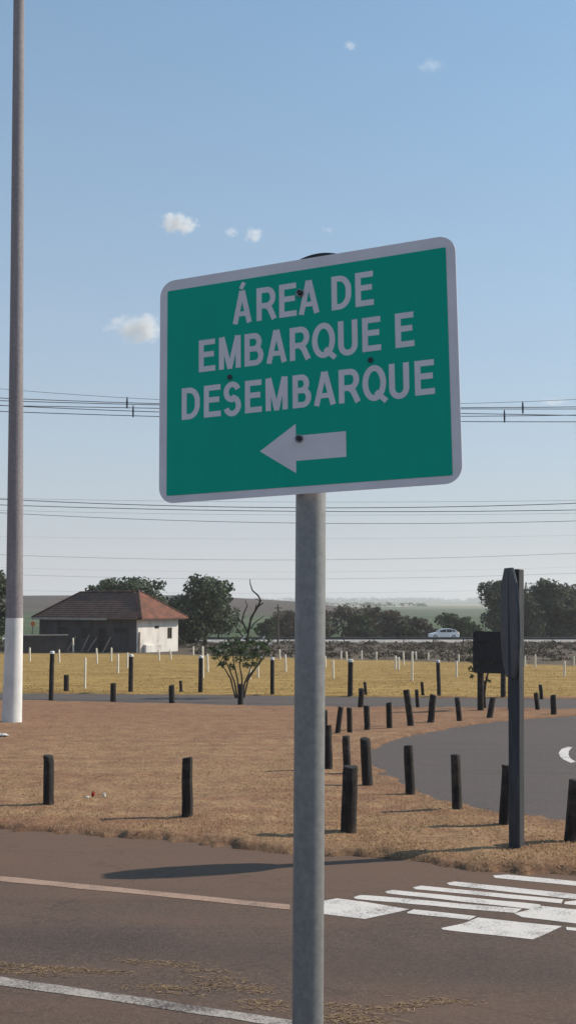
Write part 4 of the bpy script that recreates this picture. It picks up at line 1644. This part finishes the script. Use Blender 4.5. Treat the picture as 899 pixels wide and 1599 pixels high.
overhead('upper cable bundle with small dark spacers, crossing behind the green sign',
         [[(0, 607), (249, 624), (720, 630), (899, 623.7)], [(0, 622), (200, 628), (720, 637.5), (899, 634.8)], [(0, 626), (249, 631.5), (720, 639.5), (899, 638)], [(39, 634.4), (200, 636), (720, 646.7), (899, 648)]],
         [(198.5, 620, 637.5), (815.6, 627, 645.5)], 60, .024)
overhead('lower cable bundle with small dark spacers, just under the upper bundle behind the green sign',
         [[(0, 633.5), (208, 641), (720, 651), (899, 647.5)], [(0, 642.5), (208, 649), (720, 658.5), (899, 658.5)]],
         [(208, 633, 651.5), (787, 640, 659.5)], 64, .026)
for pts, depth, r, lab in [
    ([(0, 779.5), (260, 788.8), (380, 792.6), (690, 791.6), (899, 785.8)], 75, .030, 'thickest overhead wire level with the bottom edge of the green sign'),
    ([(36, 779), (260, 781.8), (380, 783.6), (690, 784), (899, 781)], 78, .012, 'faint topmost wire of the group at the green sign bottom edge'),
    ([(36, 789.7), (260, 795), (380, 798), (690, 798.6), (899, 796.3)], 75, .028, 'dark overhead wire close below the thickest one'),
    ([(38, 798), (260, 801.5), (380, 803.5), (690, 804.5), (899, 801)], 78, .010, 'faint thin wire below two dark ones under the green sign'),
    ([(38, 802.7), (260, 812), (380, 815.7), (690, 817), (899, 813.5)], 76, .020, 'lowest dark wire of the group just under the green sign'),
    ([(38, 838), (260, 841), (380, 842), (690, 839), (899, 836)], 120, .008, 'barely visible wire midway between green sign and house roof'),
    ([(0, 866), (260, 873.5), (380, 874.5), (690, 870.5), (899, 864)], 130, .020, 'thin wire well above the house and trees'),
    ([(38, 887), (380, 893.7), (690, 890), (899, 885.5)], 132, .008, 'faint wire between two thin wires over the tree tops'),
    ([(38, 898), (260, 902.5), (380, 904.6), (690, 901), (899, 895)], 130, .018, 'thin wire level with the tree tops'),
    ([(500, 926), (690, 923.5), (899, 918)], 134, .010, 'lowest faint wire just above the far ridge on the right'),
]:
    mb = MB()
    P = wire_pts(pts, depth)
    mb.tube(P, r, 6)
    tag(mk('overhead_wire', mb, M['cable_thin'] if r < .019 else M['cable'], None, origin=P[30], smooth=60), lab, 'wire', 'single overhead wires')


# ------------------------------------------------------------------ litter
def crumple(c, size, mat, seed):
    rng = np.random.default_rng(seed)
    mb = MB()
    n, m = 9, 6
    vs = []
    for j in range(m + 1):
        ph = math.pi * j / m
        for i in range(n):
            a = 2 * math.pi * i / n
            r = rng.uniform(.7, 1.15)
            vs.append(c + np.array([math.sin(ph) * math.cos(a) * size[0] * r, math.sin(ph) * math.sin(a) * size[1] * r, math.cos(ph) * size[2] * r]))
    fs = [(j * n + i, j * n + (i + 1) % n, (j + 1) * n + (i + 1) % n, (j + 1) * n + i) for j in range(m) for i in range(n)]
    mb.add(vs, fs)
    return mb


for px, py, sz, mt, lab in ((145.5, 1250, (.022, .02, .035), 'litter_red', 'small crumpled red wrapper on the brown lawn'),
                            (163, 1250, (.02, .025, .028), 'litter_white', 'small crumpled white cup right of the red wrapper on the lawn'),
                            (137, 1252, (.03, .02, .010), 'litter_white', 'flat pale scrap left of the red wrapper on the lawn'),
                            (4, 1154, (.13, .08, .03), 'litter_white', 'pale flat rubbish at the left photo edge below the white pole foot')):
    p = G(px, py)
    p[2] = lawn_z(np.array([p[0]]), np.array([p[1]]))[0] + sz[2] * .8
    tag(mk('litter', crumple(p, sz, M[mt], int(px)), M[mt], None, origin=p), lab, 'litter')


# ------------------------------------------------------------------ clouds: small soft volumes far above
def cloud_mat(seed, dens):
    m = bpy.data.materials.new('cloud_vapour')
    m.use_nodes = True
    nt = m.node_tree
    nt.nodes.clear()
    out = nt.nodes.new('ShaderNodeOutputMaterial')
    vol = nt.nodes.new('ShaderNodeVolumePrincipled')
    vol.inputs['Color'].default_value = (.98, .97, .96, 1)
    vol.inputs['Anisotropy'].default_value = .2
    tc = nt.nodes.new('ShaderNodeTexCoord')
    ln = nt.nodes.new('ShaderNodeVectorMath')
    ln.operation = 'LENGTH'
    nt.links.new(tc.outputs['Object'], ln.inputs[0])
    mp = nt.nodes.new('ShaderNodeMapping')
    mp.inputs['Location'].default_value = (seed * 3.1, seed, seed * 1.7)
    mp.inputs['Scale'].default_value = (2.0, 1.4, 1.3)
    nt.links.new(tc.outputs['Object'], mp.inputs['Vector'])
    no = nt.nodes.new('ShaderNodeTexNoise')
    no.inputs['Scale'].default_value = 1.1
    no.inputs['Detail'].default_value = 6
    no.inputs['Roughness'].default_value = .68
    nt.links.new(mp.outputs[0], no.inputs['Vector'])
    # density = clamp((noise*1.6 - .25) - r) * dens
    a = nt.nodes.new('ShaderNodeMath')
    a.operation = 'MULTIPLY_ADD'
    nt.links.new(no.outputs['Fac'], a.inputs[0])
    a.inputs[1].default_value = 3.3
    a.inputs[2].default_value = -.85
    b = nt.nodes.new('ShaderNodeMath')
    b.operation = 'SUBTRACT'
    b.use_clamp = True
    nt.links.new(a.outputs[0], b.inputs[0])
    nt.links.new(ln.outputs['Value'], b.inputs[1])
    c = nt.nodes.new('ShaderNodeMath')
    c.operation = 'MULTIPLY'
    nt.links.new(b.outputs[0], c.inputs[0])
    c.inputs[1].default_value = dens * 2.6
    nt.links.new(c.outputs[0], vol.inputs['Density'])
    nt.links.new(vol.outputs[0], out.inputs['Volume'])
    return m


CD = 5200.0
for i, (px, py, wp, hp, den, lab) in enumerate([
        (278, 350, 42, 22, .016, 'small bright white cloud puff above the upper left corner of the green sign'),
        (215, 513, 66, 30, .009, 'wider white cloud emerging left of the green sign'),
        (361, 363, 16, 11, .008, 'faint left wisp of the pair of cloud puffs above the sign top edge'),
        (396, 367, 22, 17, .010, 'right fluffy puff of the pair of small clouds above the sign top edge'),
        (547, 71, 16, 10, .008, 'tiny white cloud fleck near the top centre of the sky'),
        (672, 102, 36, 11, .0028, 'very faint cloud wisp near the top right of the sky'),
        (512, 359, 16, 7, .003, 'barely visible cloud wisp above the sign right half'),
        (862, 628, 30, 9, .005, 'faint low cloud wisp beside the cable bundle on the right')]):
    c = at(px, py, CD)
    k = CD / FPX * .86
    bmv = MB()
    rows, cols = 14, 22
    vs = [(math.sin(math.pi * j / rows) * math.cos(2 * math.pi * q / cols), math.sin(math.pi * j / rows) * math.sin(2 * math.pi * q / cols), math.cos(math.pi * j / rows)) for j in range(rows + 1) for q in range(cols)]
    bmv.add(vs, [(j * cols + q, (j + 1) * cols + q, (j + 1) * cols + (q + 1) % cols, j * cols + (q + 1) % cols) for j in range(rows) for q in range(cols)])
    o = mk('cloud', bmv, cloud_mat(i + 1.3, den), None, fix=True)
    o.location = tuple(c)
    o.scale = (wp * k, (wp + hp) / 2 * k, hp * k)
    tag(o, lab, 'cloud', 'small white clouds')

# ------------------------------------------------------------------ haze
HZ = 95.0
mb = MB()
mb.box((0, 2750, (HZ - 8) / 2), (EX, EY, EZ), (9800, 2950, (HZ + 8) / 2))
haze_m = bpy.data.materials.new('haze_air')
haze_m.use_nodes = True
nt = haze_m.node_tree
nt.nodes.clear()
out = nt.nodes.new('ShaderNodeOutputMaterial')
vp = nt.nodes.new('ShaderNodeVolumePrincipled')
vp.inputs['Color'].default_value = (.97, .96, .98, 1)
vp.inputs['Density'].default_value = .0003
vp.inputs['Anisotropy'].default_value = .2
nt.links.new(vp.outputs[0], out.inputs['Volume'])
struct(mk('haze', mb, haze_m, fix=True), 'stuff', 'thin bluish haze over the land', 'haze')

# ------------------------------------------------------------------ light
SUN_AZ, SUN_EL = math.radians(74), math.radians(34.5)
sd = bpy.data.lights.new('sun', 'SUN')
sd.energy = 5.0
sd.angle = math.radians(.53)
sd.color = (1, .90, .76)
so = bpy.data.objects.new('sun', sd)
COL.objects.link(so)
to_sun = Vector((math.sin(SUN_AZ) * math.cos(SUN_EL), math.cos(SUN_AZ) * math.cos(SUN_EL), math.sin(SUN_EL)))
so.rotation_euler = to_sun.to_track_quat('Z', 'Y').to_euler()
so.location = (30, 10, 40)
w = bpy.data.worlds.new('World')
scene.world = w
w.use_nodes = True
nt = w.node_tree
bg = nt.nodes['Background']
sky = nt.nodes.new('ShaderNodeTexSky')
sky.sky_type = 'NISHITA'
sky.sun_disc = False
sky.sun_elevation = SUN_EL
sky.sun_rotation = SUN_AZ
sky.altitude = 600
sky.air_density = 1.0
sky.dust_density = 1.4
sky.ozone_density = 1.6
# dusty dry-season air: the clear sky is tinted and melts into grey haze towards the horizon
gm = nt.nodes.new('ShaderNodeGamma')
gm.inputs[1].default_value = .7
nt.links.new(sky.outputs[0], gm.inputs[0])
tn = nt.nodes.new('ShaderNodeMix')
tn.data_type = 'RGBA'
tn.blend_type = 'MULTIPLY'
tn.inputs[0].default_value = 1
k = 10 ** .3
tn.inputs[7].default_value = (.47 * k, .98 * k, 1.22 * k, 1)
nt.links.new(gm.outputs[0], tn.inputs[6])
tc = nt.nodes.new('ShaderNodeTexCoord')
sx = nt.nodes.new('ShaderNodeSeparateXYZ')
nt.links.new(tc.outputs['Generated'], sx.inputs[0])
m1 = nt.nodes.new('ShaderNodeMath')
m1.operation = 'MULTIPLY'
nt.links.new(sx.outputs[2], m1.inputs[0])
m1.inputs[1].default_value = -2.7
m2 = nt.nodes.new('ShaderNodeMath')
m2.operation = 'EXPONENT'
m2.use_clamp = True
nt.links.new(m1.outputs[0], m2.inputs[0])
hm = nt.nodes.new('ShaderNodeMix')
hm.data_type = 'RGBA'
nt.links.new(m2.outputs[0], hm.inputs[0])
nt.links.new(tn.outputs[2], hm.inputs[6])
hm.inputs[7].default_value = (5.25, 5.2, 5.35, 1)
nt.links.new(hm.outputs[2], bg.inputs[0])
bg.inputs[1].default_value = .1

scene.render.engine = 'CYCLES'
vs = scene.view_settings
vs.view_transform = 'Standard'
vs.look = 'None'
vs.exposure = .13
vs.gamma = 1
scene.cycles.volume_bounces = 1
scene.cycles.max_bounces = 6
